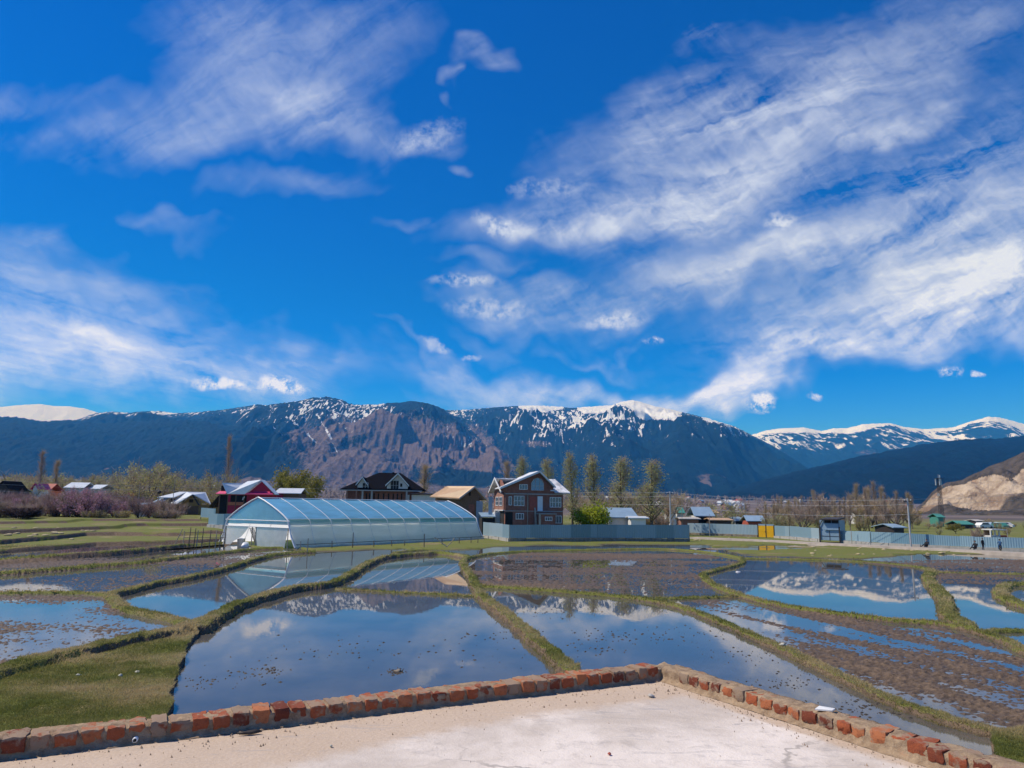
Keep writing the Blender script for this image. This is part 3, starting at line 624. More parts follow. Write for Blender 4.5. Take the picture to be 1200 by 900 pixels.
# ================================================================== MESH HELPERS FOR THINGS
class MB:
    def __init__(s): s.v = []; s.f = []
    def poly(s, pts):
        i = len(s.v); s.v += [tuple(p) for p in pts]; s.f.append(tuple(range(i, i + len(pts))))
    def box(s, x0, x1, y0, y1, z0, z1):
        i = len(s.v); s.v += [(x, y, z) for z in (z0, z1) for y in (y0, y1) for x in (x0, x1)]
        s.f += [tuple(i + k for k in q) for q in ((0, 2, 3, 1), (4, 5, 7, 6), (0, 1, 5, 4), (2, 6, 7, 3), (0, 4, 6, 2), (1, 3, 7, 5))]
    def slab(s, pts, off):               # polygon thickened by the vector off
        n = len(pts); i = len(s.v)
        s.v += [tuple(p) for p in pts] + [tuple(a + b_ for a, b_ in zip(p, off)) for p in pts]
        s.f.append(tuple(range(i, i + n))); s.f.append(tuple(range(i + 2 * n - 1, i + n - 1, -1)))
        for k in range(n): s.f.append((i + k, i + n + k, i + n + (k + 1) % n, i + (k + 1) % n))
    def tube(s, p, q, r0, r1=None, n=6):
        r1 = r0 if r1 is None else r1; p = Vector(p); q = Vector(q); d = (q - p)
        if d.length < 1e-6: return
        a = d.orthogonal().normalized(); b_ = d.normalized().cross(a); i = len(s.v)
        for c, r in ((p, r0), (q, r1)):
            for k in range(n):
                w_ = 2 * math.pi * k / n; s.v.append(tuple(c + a * (math.cos(w_) * r) + b_ * (math.sin(w_) * r)))
        for k in range(n): s.f.append((i + k, i + (k + 1) % n, i + n + (k + 1) % n, i + n + k))
        s.f.append(tuple(range(i + n - 1, i - 1, -1))); s.f.append(tuple(range(i + n, i + 2 * n)))
    def path(s, pts, r, n=6):
        pts = [Vector(p) for p in pts]; i0 = len(s.v); m = len(pts); a = None
        for k, p in enumerate(pts):
            d = (pts[min(k + 1, m - 1)] - pts[max(k - 1, 0)]).normalized()
            a = d.orthogonal().normalized() if a is None else (a - d * a.dot(d)).normalized()
            b_ = d.cross(a)
            for j in range(n): w_ = 2 * math.pi * j / n; s.v.append(tuple(p + a * (math.cos(w_) * r) + b_ * (math.sin(w_) * r)))
        for k in range(m - 1):
            for j in range(n): s.f.append((i0 + k * n + j, i0 + k * n + (j + 1) % n, i0 + (k + 1) * n + (j + 1) % n, i0 + (k + 1) * n + j))
    def lathe(s, prof, n=12, c=(0, 0)):  # (radius, z)
        i = len(s.v)
        for r, z in prof:
            for k in range(n): s.v.append((c[0] + r * math.cos(2 * math.pi * k / n), c[1] + r * math.sin(2 * math.pi * k / n), z))
        for a in range(len(prof) - 1):
            for k in range(n): s.f.append((i + a * n + k, i + a * n + (k + 1) % n, i + (a + 1) * n + (k + 1) % n, i + (a + 1) * n + k))
        s.f.append(tuple(range(i + n - 1, i - 1, -1))); s.f.append(tuple(range(i + (len(prof) - 1) * n, i + len(prof) * n)))
    def mesh(s, name, mat, sm=False):
        me = bpy.data.meshes.new(name); me.from_pydata(s.v, [], s.f); me.materials.append(mat)
        if sm: smooth(me)
        return me
    def build(s, name, mat, parent=None, sm=False, loc=None, rz=0):
        o = bpy.data.objects.new(name, s.mesh(name, mat, sm)); link(o, parent)
        if loc is not None: o.location = loc
        if rz: o.rotation_euler.z = rz
        return o
def empty(name, loc, rz=0, label=None, cat=None, group=None):
    o = bpy.data.objects.new(name, None); link(o); o.location = loc; o.rotation_euler.z = rz; o.empty_display_size = 0.3
    return tag(o, label, cat, group)
KIDS = {}
def children(o): return [c for c in COL.objects if c.parent is o]
def copy_tree(o, loc=None, rz=None, sc=None, label=None, group=None, kids=None):
    c = o.copy(); COL.objects.link(c)
    if loc is not None: c.location = loc
    if rz is not None: c.rotation_euler.z = rz
    if sc is not None: c.scale = sc
    if label: c['label'] = label
    if group: c['group'] = group
    for ch in (children(o) if kids is None else kids):
        d = ch.copy(); COL.objects.link(d); d.parent = c
    return c
def G(x, y):                             # ground height
    X_ = np.array([float(x)]); Y_ = np.array([float(y)])
    if y < 130: return float(ground_z(X_, Y_)[0][0])
    return float(0.12 + terrace(X_, Y_)[0] + lowland(X_ / Y_, Y_)[0])
def on(px, D):                           # point on the ground at depth D below pixel column px
    x = at(px, 600, D).x; return Vector((x, D, G(x, D)))

M = dict(
    white_paint=material('white_paint', (0.74, 0.74, 0.73), 0.5, var=.06), grey_paint=material('grey_paint', (0.42, 0.43, 0.44), 0.6, var=.1),
    glass=material('window_glass', (0.05, 0.08, 0.12), 0.06, spec=0.9), dark=material('dark_interior', (0.012, 0.011, 0.011), 0.9),
    brickwall=material('brick_wall', (0.25, 0.105, 0.072), 0.85, var=.28, vscale=2.5, bump=.3, bscale=14), pinklitbrick=material('pink_and_lit_brick', (0.30, 0.15, 0.11), 0.85, var=.2, vscale=3),  # second brick: sunlit tone for the house end, plain pink brick elsewhere
    wood=material('weathered_wood', (0.16, 0.10, 0.06), 0.85, var=.3, vscale=5), paleroof=material('pale_metal_roof', (0.62, 0.66, 0.69), 0.42, 0.15, var=.08, vscale=1.2),
    snowroof=material('white_tin_roof', (0.62, 0.63, 0.65), 0.5, 0.0, var=.45, vscale=1.4), blackroof=material('charcoal_shingle', (0.005, 0.005, 0.008), 0.9, spec=.05, var=.35, vscale=3),
    tanroof=material('tan_tin_roof', (0.50, 0.315, 0.17), 0.5, var=.08, vscale=1), crimson=material('crimson_boards', (0.48, 0.014, 0.065), 0.6, var=.15, vscale=2), hotpink=material('pink_tin', (0.62, 0.03, 0.16), 0.45, var=.1),
    orange=material('orange_boards', (0.55, 0.16, 0.07), 0.65, var=.15), mustard=material('mustard_plaster', (0.33, 0.21, 0.06), 0.8, var=.2, vscale=2), bluetin=material('blue_grey_tin', (0.25, 0.36, 0.47), 0.45, 0.1, var=.12, vscale=.8),
    greentin=material('green_tin', (0.06, 0.24, 0.19), 0.5, var=.1), redtin=material('red_wall', (0.36, 0.08, 0.05), 0.7, var=.2), stone=material('rubble_stone', (0.24, 0.20, 0.155), 0.95, var=.45, vscale=3.2, bump=.6, bscale=6),
    concrete=material('grey_concrete', (0.40, 0.38, 0.36), 0.85, var=.15), yellow=material('yellow_paint', (0.80, 0.43, 0.005), 0.45, var=.08, vscale=2), darkmetal=material('dark_rusty_metal', (0.045, 0.035, 0.032), 0.6, .3, var=.3),
    polemetal=material('galvanised_pole', (0.50, 0.50, 0.50), 0.5, .3, var=.1), polewood=material('pole_wood', (0.36, 0.31, 0.26), .85, var=.2), plaster=material('white_plaster', (0.62, 0.61, 0.60), 0.85, var=.12, vscale=.9),
    stick=material('grey_stick', (0.17, 0.13, 0.10), .9, var=.3), palestick=material('pale_stick', (0.40, 0.34, 0.27), .9, var=.2), plastic=material('white_plastic', (0.75, 0.76, 0.78), .35, var=.04),
    straw=material('pale_straw', (0.40, 0.33, 0.19), .95, var=.3, vscale=6, bump=.5), pebble=material('pale_pebble', (0.48, 0.46, 0.38), .85, var=.2, vscale=9), skin=material('skin', (0.35, 0.21, 0.15), .6),
    darkcloth=material('dark_cloth', (0.018, 0.017, 0.02), .9, var=.3, vscale=8), bluecloth=material('blue_cloth', (0.03, 0.10, 0.22), .85, var=.2, vscale=8), hair=material('black_hair', (0.01, 0.008, 0.008), .7), rubber=material('black_rubber', (0.015, 0.015, 0.016), .7),
)
# ================================================================== BRICK PARAPET
def perp(u): return Vector((-u.y, u.x, 0))
nL = perp(uL); nL = nL if nL.dot(Vector((0, 1, 0))) > 0 else -nL
nR = perp(uR); nR = nR if nR.dot(Vector((1, 0.3, 0))) > 0 else -nR
mbk = bpy.data.materials.new('parapet_brick'); mbk.use_nodes = True
t = NT(mbk.node_tree); b = t.n['Principled BSDF']; b.inputs['Roughness'].default_value = 0.88; b.inputs['Specular IOR Level'].default_value = 0.2
geo = t.add('ShaderNodeNewGeometry').outputs['Position']
tn = attr(t, 'tone'); n1 = t.noise(geo, 26, 5, .7); n2 = t.noise(geo, 11, 5, .7); n3 = t.noise(geo, 90, 3, .7)
c = t.mix(t.ramp(tn, 0, .55), (0.14, 0.036, 0.022), (0.36, 0.098, 0.042)); c = t.mix(t.ramp(tn, .55, 1), c, (0.43, 0.16, 0.072))
c = t.mix(t.ramp(n1, .45, .72, 0, .6), c, (0.13, 0.04, 0.03)); c = t.mix(t.ramp(n3, .55, .8, 0, .4), c, (0.55, 0.24, 0.12))
c = t.mix(t.ramp(t.math('ADD', n2, t.math('MULTIPLY', t.math('SUBTRACT', attr(t, 'smear'), .5), .5)), (.56), .70, 0, .85), c, (0.30, 0.23, 0.165))
t.l.new(c, b.inputs['Base Color'])
t.l.new(t.add('ShaderNodeBump', {'Height': t.math('ADD', n1, n3), 'Strength': .6, 'Distance': .008}).outputs[0], b.inputs['Normal'])
mmo = bpy.data.materials.new('parapet_mortar'); mmo.use_nodes = True
t = NT(mmo.node_tree); b = t.n['Principled BSDF']; b.inputs['Roughness'].default_value = 0.95; b.inputs['Specular IOR Level'].default_value = 0.15
geo = t.add('ShaderNodeNewGeometry').outputs['Position']
n1 = t.noise(geo, 14, 6, .7); n3 = t.noise(geo, 80, 4, .7)
c = t.mix(t.ramp(n1, .3, .7), (0.22, 0.150, 0.098), (0.42, 0.305, 0.200)); c = t.mix(t.ramp(n3, .5, .75, 0, .5), c, (0.44, 0.37, 0.28)); c = t.mix(t.ramp(t.noise(geo, 5, 4, .6), .6, .7, 0, .5), c, (0.36, 0.16, 0.09))
t.l.new(c, b.inputs['Base Color'])
t.l.new(t.add('ShaderNodeBump', {'Height': t.math('ADD', n1, n3), 'Strength': .8, 'Distance': .012}).outputs[0], b.inputs['Normal'])
par = empty('brick_parapet', (cor.x, cor.y, ZF), 0, 'low brick and mortar parapet edging the corner of the pale concrete terrace', 'parapet')
rng = np.random.default_rng(5)
def unit_block(n=5):
    g_ = np.linspace(-1, 1, n); out = []; fc = []; k = 0
    for ax in range(3):
        for sg in (-1, 1):
            A, B = np.meshgrid(g_, g_, indexing='ij'); C = np.full_like(A, sg)
            pts = [None] * 3; pts[ax] = C; pts[(ax + 1) % 3] = A; pts[(ax + 2) % 3] = B
            out.append(np.stack(pts, -1).reshape(-1, 3)); ff = grid_faces(n, n) + k
            fc.append(ff if sg < 0 else ff[:, ::-1]); k += n * n
    return np.concatenate(out), np.concatenate(fc)
UBv, UBf = unit_block()
# round the edges
e = 0.87; q = np.sign(UBv) * np.maximum(np.abs(UBv) - e, 0); core = np.clip(UBv, -e, e); ln = np.linalg.norm(q, axis=1, keepdims=True)
UBr = core + np.where(ln > 1e-6, q / np.maximum(ln, 1e-6) * np.minimum(ln, 1 - e), 0)
bv, bf, bt, bs_ = [], [], [], []; cnt = 0
HB, WB = 0.112, 0.21
for u_, n_, off, first in ((uL, nL, 0.02, .0), (uR, nR, 0.24, .0)):
    k = 0; d = off
    while d < 8.6:
        wdt = 0.115 * rng.uniform(.86, 1.12); hh = HB * rng.uniform(.88, 1.06)
        size = np.array([wdt / 2, WB / 2 * rng.uniform(.95, 1.03), hh / 2 - .012])
        loc = UBr * size; nz = np.stack([fbm(loc[:, 0] * 30 + 7 * cnt, loc[:, 1] * 30 + loc[:, 2] * 41, 2, s_) - .5 for s_ in (1, 2, 3)], -1) * .022
        loc = loc + nz
        yaw = rng.normal(0, .05); cy, sy = math.cos(yaw), math.sin(yaw)
        la = loc[:, 0] * cy - loc[:, 1] * sy + d + wdt / 2; lb = loc[:, 0] * sy + loc[:, 1] * cy + WB / 2 + rng.normal(0, .005); lz = loc[:, 2] + .02 + hh / 2
        wv3 = np.stack([u_.x * la + n_.x * lb, u_.y * la + n_.y * lb, lz], -1)
        bv.append(wv3); bf.append(UBf + cnt * len(UBv)); tone = rng.uniform(); bt.append(np.full(len(UBv), tone)); sm_ = rng.uniform(.25, .82) + (.12 if d > 4 and u_ is uL else .10 if u_ is uR else 0) + .25 * (UBv[:, 2] > .9); bs_.append(np.broadcast_to(sm_, (len(UBv),)))
        cnt += 1; d += wdt + rng.uniform(.014, .034); k += 1
me = mesh_np('brick_course', np.concatenate(bv), np.concatenate(bf)); smooth(me); fattr(me, 'tone', np.concatenate(bt)); fattr(me, 'smear', np.concatenate(bs_)); me.materials.append(mbk)
link(bpy.data.objects.new('brick_course', me), par)
# mortar between, under and smeared over the bricks
mv, mf = [], []; base = 0
prof = [(-.035, .002), (-.012, .012), (.006, .028), (.014, .05), (.016, .075), (.018, .098), (.028, .108), (.05, .112), (.08, .114), (.11, .114), (.14, .114), (.17, .113), (.195, .115), (.206, .09), (.21, .04), (.215, -.06)]
pr = np.array(prof)
for u_, n_, a0, a1 in ((uL, nL, -.20, 8.75), (uR, nR, .0, 8.75)):
    aa = np.arange(a0, a1, .022); A, K = np.meshgrid(aa, np.arange(len(pr)), indexing='ij')
    o_ = pr[K, 0]; z_ = pr[K, 1]
    s0 = 0 if u_ is uL else 40
    nzz = fbm(A / .12 + s0, o_ / .08, 3, 51) - .5; nz2 = fbm(A / .05 + s0, o_ / .05 + z_ / .05, 2, 52) - .5; lo = fbm(A / .6 + s0, o_ * 0, 2, 53) - .5
    top = (z_ > .1) & (o_ > .02)
    z_ = z_ + np.where(top, .034 * nzz + .012 * nz2 - .002 + .018 * lo, .012 * nz2)
    if u_ is uR: z_ = z_ + np.where(top, .006, 0)
    o_ = o_ + np.where(z_ < .1, .022 * nzz + .010 * nz2 + .014 * lo - (.006 if u_ is uR else 0), 0)
    z_ = np.where(pr[K, 1] < .005, np.minimum(z_, .004), z_)
    mv.append(np.stack([u_.x * A + n_.x * o_, u_.y * A + n_.y * o_, z_], -1).reshape(-1, 3)); mf.append(grid_faces(len(aa), len(pr)) + base); base += A.size
me = mesh_np('mortar_bed', np.concatenate(mv), np.concatenate(mf)); smooth(me); me.materials.append(mmo)
link(bpy.data.objects.new('mortar_bed', me), par)
# the house under the terrace: slab edge and wall
m_ = MB(); L = 8.8; oL, oR = nL * .20, nR * .20
c0 = cor + oL * 1.0 + (nR * .20); c1 = cor + uL * L + oL; c2 = cor + uR * L + oR; c3 = cor + uL * L + uR * L
m_.slab([Vector((p.x, p.y, -.6)) for p in (c0, c1, c3, c2)], (0, 0, ZF + .55 + .02))
m_.build('house_under_terrace', M['plaster']); tag(bpy.data.objects['house_under_terrace'], 'pale plastered house wall directly under the concrete terrace floor', 'house')
def lump(name, mat, loc, sx, sy, sz, seed, label=None, cat=None, group=None, n=8):
    v = []; rr = np.random.default_rng(seed); ph = rr.uniform(0, 9, 6)
    m_ = MB(); rows_ = 6
    prof = [(math.sin(math.pi * (i + .02) / (rows_ - 1 + .04)), -math.cos(math.pi * i / (rows_ - 1))) for i in range(rows_)]
    m_.lathe(prof, n)
    m_.v = [(x * sx * (1 + .22 * math.sin(3 * y + ph[0]) + .15 * math.sin(5 * z + ph[1])), y * sy * (1 + .22 * math.sin(3 * x + ph[2]) + .12 * math.sin(4 * z + ph[4])), (z + .85) * sz * (1 + .2 * math.sin(3 * x + 2 * y + ph[3]))) for x, y, z in m_.v]
    o = m_.build(name, mat, None, True, loc); o.rotation_euler.z = rr.uniform(0, 6); return tag(o, label, cat, group)
def onfloor(px, py): p = P(px, py, ZF); p.z = ZF + .003; return p
lump('wood_chip', M['darkmetal'], onfloor(292, 861), .075, .016, .014, 3, 'dark splinter of wood lying on the sandy edge of the concrete floor', 'wood chip').rotation_euler.z = .35
m_ = MB(); m_.tube((0, 0, 0), (0, -.06, 0), .017, .017, 14)
pp = m_.build('drain_pipe_stub', M['plastic'], None, True, onfloor(160, 870) + Vector((0, 0, .028))); tag(pp, 'short white plastic pipe stub poking out at the foot of the brick parapet', 'pipe')
m_ = MB(); m_.tube((0, -.0605, 0), (0, -.062, 0), .011, .011, 12); m_.build('pipe_hole', M['dark'], pp); pp.rotation_euler.z = .25
lump('mortar_crumb', M['concrete'], onfloor(763, 817), .03, .022, .012, 8, 'small grey crumb of mortar on the floor near the parapet corner', 'pebble')
lump('brick_chip', M['redtin'], onfloor(714, 885), .014, .012, .008, 9, 'tiny red brick chip lying alone on the white concrete floor', 'brick chip')
lump('mortar_crumb', M['pebble'], onfloor(388, 876), .010, .010, .008, 18, 'tiny dark pebble on the pale smooth middle of the terrace floor', 'pebble')
# white scraps on the right parapet and stones left of the corner
p = P(967, 832, ZF + .13); p.z = ZF + .128
m_ = MB(); m_.slab([(-.07, -.03, 0), (.05, -.04, .006), (.07, .03, .004), (-.04, .035, .01)], (0, 0, .01)); m_.build('paper_scrap', M['white_paint'], None, False, p, -.4); tag(bpy.data.objects['paper_scrap'], 'crumpled white scrap lying on the outer edge of the right parapet', 'scrap')
lump('grey_stone', M['stone'], onfloor(722, 802), .07, .05, .055, 12, 'dark grey stone wedged under the brick parapet just left of the corner', 'stone')
lump('pale_stone', M['pebble'], onfloor(732, 800), .06, .04, .05, 14, 'pale stone set beside a dark one under the parapet near the corner', 'stone')
# stones on the grass patch and along banks
for px, py, lab in ((92, 791, 'small white stone on the dry grass patch, nearest the left bank'), (141, 792, 'pale flat stone in the middle of the grass patch'), (161, 788, 'greenish white stone on the grass patch, nearest the big pond')):
    p = P(px, py, .14); lump('field_stone', M['pebble'], Vector((p.x, p.y, G(p.x, p.y) - .02)), .065, .05, .035, int(px), lab, 'stone')
p = P(865, 667, 0.18); p.z = G(p.x, p.y)
lump('white_bag', M['plastic'], p, .16, .12, .09, 31, 'white plastic bag lying on the hooked grass bank of the far right pond', 'bag')
p = P(414, 675, 0.28); p.z = G(p.x, p.y) - .03
lump('pale_stone', M['pebble'], p, .15, .10, .07, 33, 'pale stone on top of the curved bank between the greenhouse ponds', 'stone')
p = P(517, 754 - 0, .1)
lump('bank_stone', M['pebble'], Vector(P(917, 757, .15)), .08, .06, .045, 36, 'small pale stone on the long right-hand bank above the brown clods', 'stone')

# grit and dirt gathered along the foot of the parapet
def grit():
    rr = np.random.default_rng(17); V, F = [], []
    for k in range(1000):
        if k % 2: a, b2 = rr.uniform(0, 7), abs(rr.normal(0, .22)) + .03
        else: b2, a = rr.uniform(0, 5), abs(rr.normal(0, .14)) + .03
        if k % 7 == 0: a, b2 = rr.uniform(0, 7), rr.uniform(0, 4)
        x, y_ = cor.x + a * uL.x + b2 * uR.x, cor.y + a * uL.y + b2 * uR.y; s_ = abs(rr.normal(0, .0028)) + .0014; r_ = rr.uniform(0, 6.28); i0 = len(V)
        V += [(x + s_ * 1.5 * math.cos(r_ + q) * rr.uniform(.6, 1.2), y_ + s_ * 1.5 * math.sin(r_ + q), ZF - .004) for q in (0, 1.57, 3.14, 4.71)] + [(x, y_, ZF + .006 + s_ * 1.4)]; F += [(i0 + j, i0 + (j + 1) % 4, i0 + 4) for j in range(4)]
    me = mesh_np('grit', np.array(V), np.array(F), 3); me.materials.append(material('grit_mix', (0.26, 0.19, 0.14), .95, var=.6, vscale=7)); tag(link(bpy.data.objects.new('grit', me)), kind='stuff')
grit()
# ================================================================== POLYTUNNEL GREENHOUSE
def film(name, col, alpha, rough, spec=.5, tr=.6):
    m = bpy.data.materials.new(name); m.use_nodes = True; t = NT(m.node_tree); b = t.n['Principled BSDF']
    co = t.add('ShaderNodeTexCoord').outputs['Object']
    n = t.noise(t.mapping(co, (.25, 1, 1)), 1.6, 5, .65)
    t.l.new(t.mix(t.ramp(n, .3, .7), tuple(c * .82 for c in col), tuple(min(1, c * 1.15) for c in col)), b.inputs['Base Color'])
    b.inputs['Roughness'].default_value = rough; b.inputs['Alpha'].default_value = alpha; b.inputs['Specular IOR Level'].default_value = spec
    tl = t.add('ShaderNodeBsdfTranslucent', {'Color': tuple(min(1, c * 1.5) for c in col) + (1,)})
    out_ = [n_ for n_ in t.n if n_.type == 'OUTPUT_MATERIAL'][0]
    t.l.new(t.add('ShaderNodeMixShader', {0: tr, 1: b.outputs[0], 2: tl.outputs[0]}).outputs[0], out_.inputs[0])
    t.l.new(t.add('ShaderNodeBump', {'Height': t.noise(co, 2.2, 3, .5), 'Strength': .35, 'Distance': .05}).outputs[0], b.inputs['Normal'])
    return m
F_roof = film('sky_tinted_polythene', (0.22, 0.52, 0.82), .92, .2, .6, .42); F_band = film('green_blue_polythene', (0.22, 0.40, 0.42), .84, .3); F_side = film('white_net_sheet', (0.86, 0.78, 0.73), .92, .5, .3); F_gab = film('gable_polythene', (0.26, 0.47, 0.60), .82, .25, .6)  # roof film's blue carries the sky's reflection, put into its colour
gB = P(345, 643, 0.08); gC = P(566, 632, 0.08); gu = (gC - gB); gu.z = 0; GL = gu.length; gu.normalize(); gp = Vector((-gu.y, gu.x, 0))
gA = P(262, 637, 0.08); GW = abs((gA - gB).dot(gp)) ; GW = min(max(GW, 8.0), 12.5); sgn = 1 if (gA - gB).dot(gp) > 0 else -1
gh = empty('polytunnel_greenhouse', (gB.x, gB.y, 0.05), math.atan2(gu.y, gu.x), 'long polytunnel greenhouse with sky-tinted plastic roof and torn white end sheets beside the ponds', 'greenhouse'); gh.scale = (1, 1, .87)
W = GW * sgn                              # local: x along the tunnel, y across (towards W), z up
def gprof(f):                             # f 0..1 across; returns (y, z)
    pts = [(0, 0), (.052, 1.0), (.085, 2.0), (.105, 2.72), (.17, 3.24), (.245, 3.73), (.33, 4.22), (.42, 4.70), (.5, 5.05)]
    g_ = f if f <= .5 else 1 - f; u_ = g_ / .5 * 8; i = min(int(u_), 7); k = u_ - i
    y_ = pts[i][0] * (1 - k) + pts[i + 1][0] * k; z_ = pts[i][1] * (1 - k) + pts[i + 1][1] * k
    return ((y_ if f <= .5 else 1 - y_) * W, z_)
def gsheet(f0, f1, n, x0=0, x1=None, nx=40, sag=.05):
    x1 = GL if x1 is None else x1; m_ = MB(); i = 0
    for a in range(nx + 1):
        x = x0 + (x1 - x0) * a / nx
        for k in range(n + 1):
            y_, z_ = gprof(f0 + (f1 - f0) * k / n); fr = abs(((x / GL * 11) % 1) - .5) * 2
            z_ = max(z_ - sag * (1 - fr ** 2) * (z_ > .3), .02); m_.v.append((x, y_ + (0 if z_ > 4.5 else sag * .6 * (1 - fr ** 2) * (1 if f0 < .5 else -1) * sgn), z_))
    for a in range(nx):
        for k in range(n): b0 = a * (n + 1) + k; m_.f.append((b0, b0 + 1, b0 + n + 2, b0 + n + 1))
    return m_
gsheet(.215, .785, 24).build('roof_film', F_roof, gh, True)
gsheet(.152, .2145, 4, sag=.04).build('roll_up_band', F_band, gh, True); gsheet(.7855, .848, 4, sag=.04).build('roll_up_band', F_band, gh, True)
gsheet(.012, .1515, 6, sag=.07).build('side_sheet', F_side, gh, True); gsheet(.8485, .988, 6, sag=.07).build('side_sheet', F_side, gh, True)
for i in range(12):
    x = GL * i / 11
    m_ = MB(); pts = [gprof(k / 64) for k in range(65)]; r = .075 if i in (0, 11) else .028
    cx_ = x + (-.03 if i == 0 else 0.0)
    o2 = .10 if i in (0, 11) else .03; m_.path([(cx_, y_ * 1.0 + (o2 * sgn * max(-1, min(1, (k - 32) / 8))), z_ + o2) for k, (y_, z_) in enumerate(pts)], r, 6)
    m_.build('hoop', M['plastic'], gh, True)
m_ = MB()
for f in (.155, .213): y_, z_ = gprof(f); m_.tube((0, y_ - .07 * sgn, z_), (GL, y_ - .07 * sgn, z_), .028)
m_.build('side_rail', M['plastic'], gh)
m_ = MB(); y_, z_ = gprof(.5); m_.tube((0, y_, z_ + .05), (GL, y_, z_ + .05), .04); m_.build('ridge_pipe', M['plastic'], gh)
m_ = MB(); rr = np.random.default_rng(2)
for k in range(60):
    x = GL * k / 60; m_.slab([(x, -.12 * sgn, 0), (x + GL / 60 * .97, -.12 * sgn, 0), (x + GL / 60 * .97, -.16 * sgn, .24 + rr.uniform(-.05, .05)), (x, -.16 * sgn, .24 + rr.uniform(-.05, .05))], (0, .05 * sgn, 0))
m_.build('base_flap', M['plaster'], gh)
m_ = MB(); m_.tube((0, -.2 * sgn, .42), (GL, -.2 * sgn, .40), .035); m_.build('base_pole', M['darkmetal'], gh)
# near end: upper film, glazing bars, torn sheets, door posts
m_ = MB(); m_.poly([(0.02, *gprof(.155 + (.845 - .155) * k / 24)) for k in range(25)]); m_.build('gable_film', F_gab, gh)
m_ = MB(); m_.poly([(GL - .02, *gprof(.01 + .98 * k / 30)) for k in range(31)]); m_.build('gable_film', F_gab, gh)
m_ = MB()
for z_ in (2.72, 2.05): m_.tube((-.06, W * .07, z_), (-.06, W * .93, z_), .05)
m_.build('gable_rail', M['plastic'], gh)
m_ = MB(); m_.tube((.06, W * .5, 2.7), (.06, W * .5, 4.9), .03); m_.tube((.06, W * .36, 2.7), (.06, W * .22, 3.7), .025); m_.tube((.06, W * .64, 2.7), (.06, W * .78, 3.7), .025); m_.tube((.06, W * .5, 2.7), (.06, W * .36, 4.5), .02); m_.tube((.06, W * .5, 2.7), (.06, W * .64, 4.5), .02)
m_.build('gable_strut', M['plastic'], gh)
m_ = MB(); m_.poly([(-.02, W * .09, 2.05), (-.02, W * .52, 2.05), (-.03, W * .50, 1.5), (-.05, W * .49, .8), (-.03, W * .475, .03), (-.06, W * .3, .05), (-.03, W * .12, .02)]); m_.build('end_sheet', F_side, gh)
m_ = MB(); m_.poly([(-.02, W * .60, 2.05), (-.02, W * .91, 2.05), (-.03, W * .955, 1.0), (-.03, W * .95, .05), (-.06, W * .84, .04), (-.05, W * .80, .4), (-.05, W * .70, .9), (-.03, W * .63, 1.6)]); m_.build('end_sheet', F_side, gh)
m_ = MB(); m_.poly([(-.04, W * .955, 0.03), (-.04, W * .90, 2.0), (.9, W * 1.04, .03)]); m_.build('end_sheet', F_side, gh)
for y_ in (.085, .50, .55, .92):
    m_ = MB(); m_.tube((-.04, W * y_, 0), (-.04, W * y_, 2.06), .05); m_.build('door_post', M['palestick'], gh)
m_ = MB()
for k in range(5): m_.tube((.3 + .1 * k, W * (.50 + .02 * k), 0), (.35, W * (.58 + .015 * k), 1.9), .03)
m_.build('inner_post', M['wood'], gh)
def gl(x, y, z=0): return gh.matrix_basis @ Vector((x, y * W, z))
# bucket, sack and rubble by the door
p = gl(-.75, .60); m_ = MB(); m_.lathe([(.30, 0), (.36, .75), (.385, .75), (.385, .80), (.34, .80), (.29, .06)], 18); o = m_.build('white_drum', M['plastic'], None, True, (p.x, p.y, G(p.x, p.y))); tag(o, 'open white plastic drum standing in front of the torn greenhouse door sheet', 'drum')
p = gl(-.85, .53); lump('white_sack', M['plastic'], Vector((p.x, p.y, G(p.x, p.y) - .03)), .42, .34, .26, 55, 'full white sack slumped beside the drum at the greenhouse door', 'sack')
# ---- stakes along the pond side of the greenhouse
stk_ = [(352, 644, 632, 'pale'), (360, 647, 633, 'pale'), (389, 642, 634, 'd'), (413, 642, 625, 'd'), (438, 641, 634, 'd'), (459, 640, 633, 'd'), (474, 639, 634, 'd'), (497, 641, 626, 'd'), (518, 638, 631, 'd'), (538, 637, 631, 'd'), (552, 636, 630, 'd'), (560, 636, 631, 'd')]
for i, (px, yb, yt, kd) in enumerate(stk_):
    p = P(px, yb, .1); g_ = G(p.x, p.y); h_ = (yb - yt) * p.y / FPX; m_ = MB(); lean = .03 * math.sin(i * 2.3) * h_
    m_.tube((0, 0, -.2), (lean, 0, h_), .05, .04, 6)
    tag(m_.build('stake', M['palestick'] if kd == 'pale' else M['stick'], None, False, (p.x, p.y, g_)), 'pale slanting stake in the bank at the near corner of the greenhouse' if kd == 'pale' else ('tallest dark stake in the row before the greenhouse, near its right end' if px == 497 else 'tallest dark stake in the row before the left half of the greenhouse' if px == 413 else 'short dark wooden stake in the row along the foot of the greenhouse'), 'stake', 'stakes along the greenhouse')
p = P(520, 641, .1); m_ = MB(); m_.tube((-.9, 0, .9), (.35, 0, 0), .05, .05); m_.tube((1.0, 0, .8), (.25, 0.1, 0), .05, .05)
tag(m_.build('crossed_prop', M['palestick'], None, False, (p.x, p.y, G(p.x, p.y))), 'pair of pale crossed prop poles leaning against the right part of the greenhouse', 'prop')
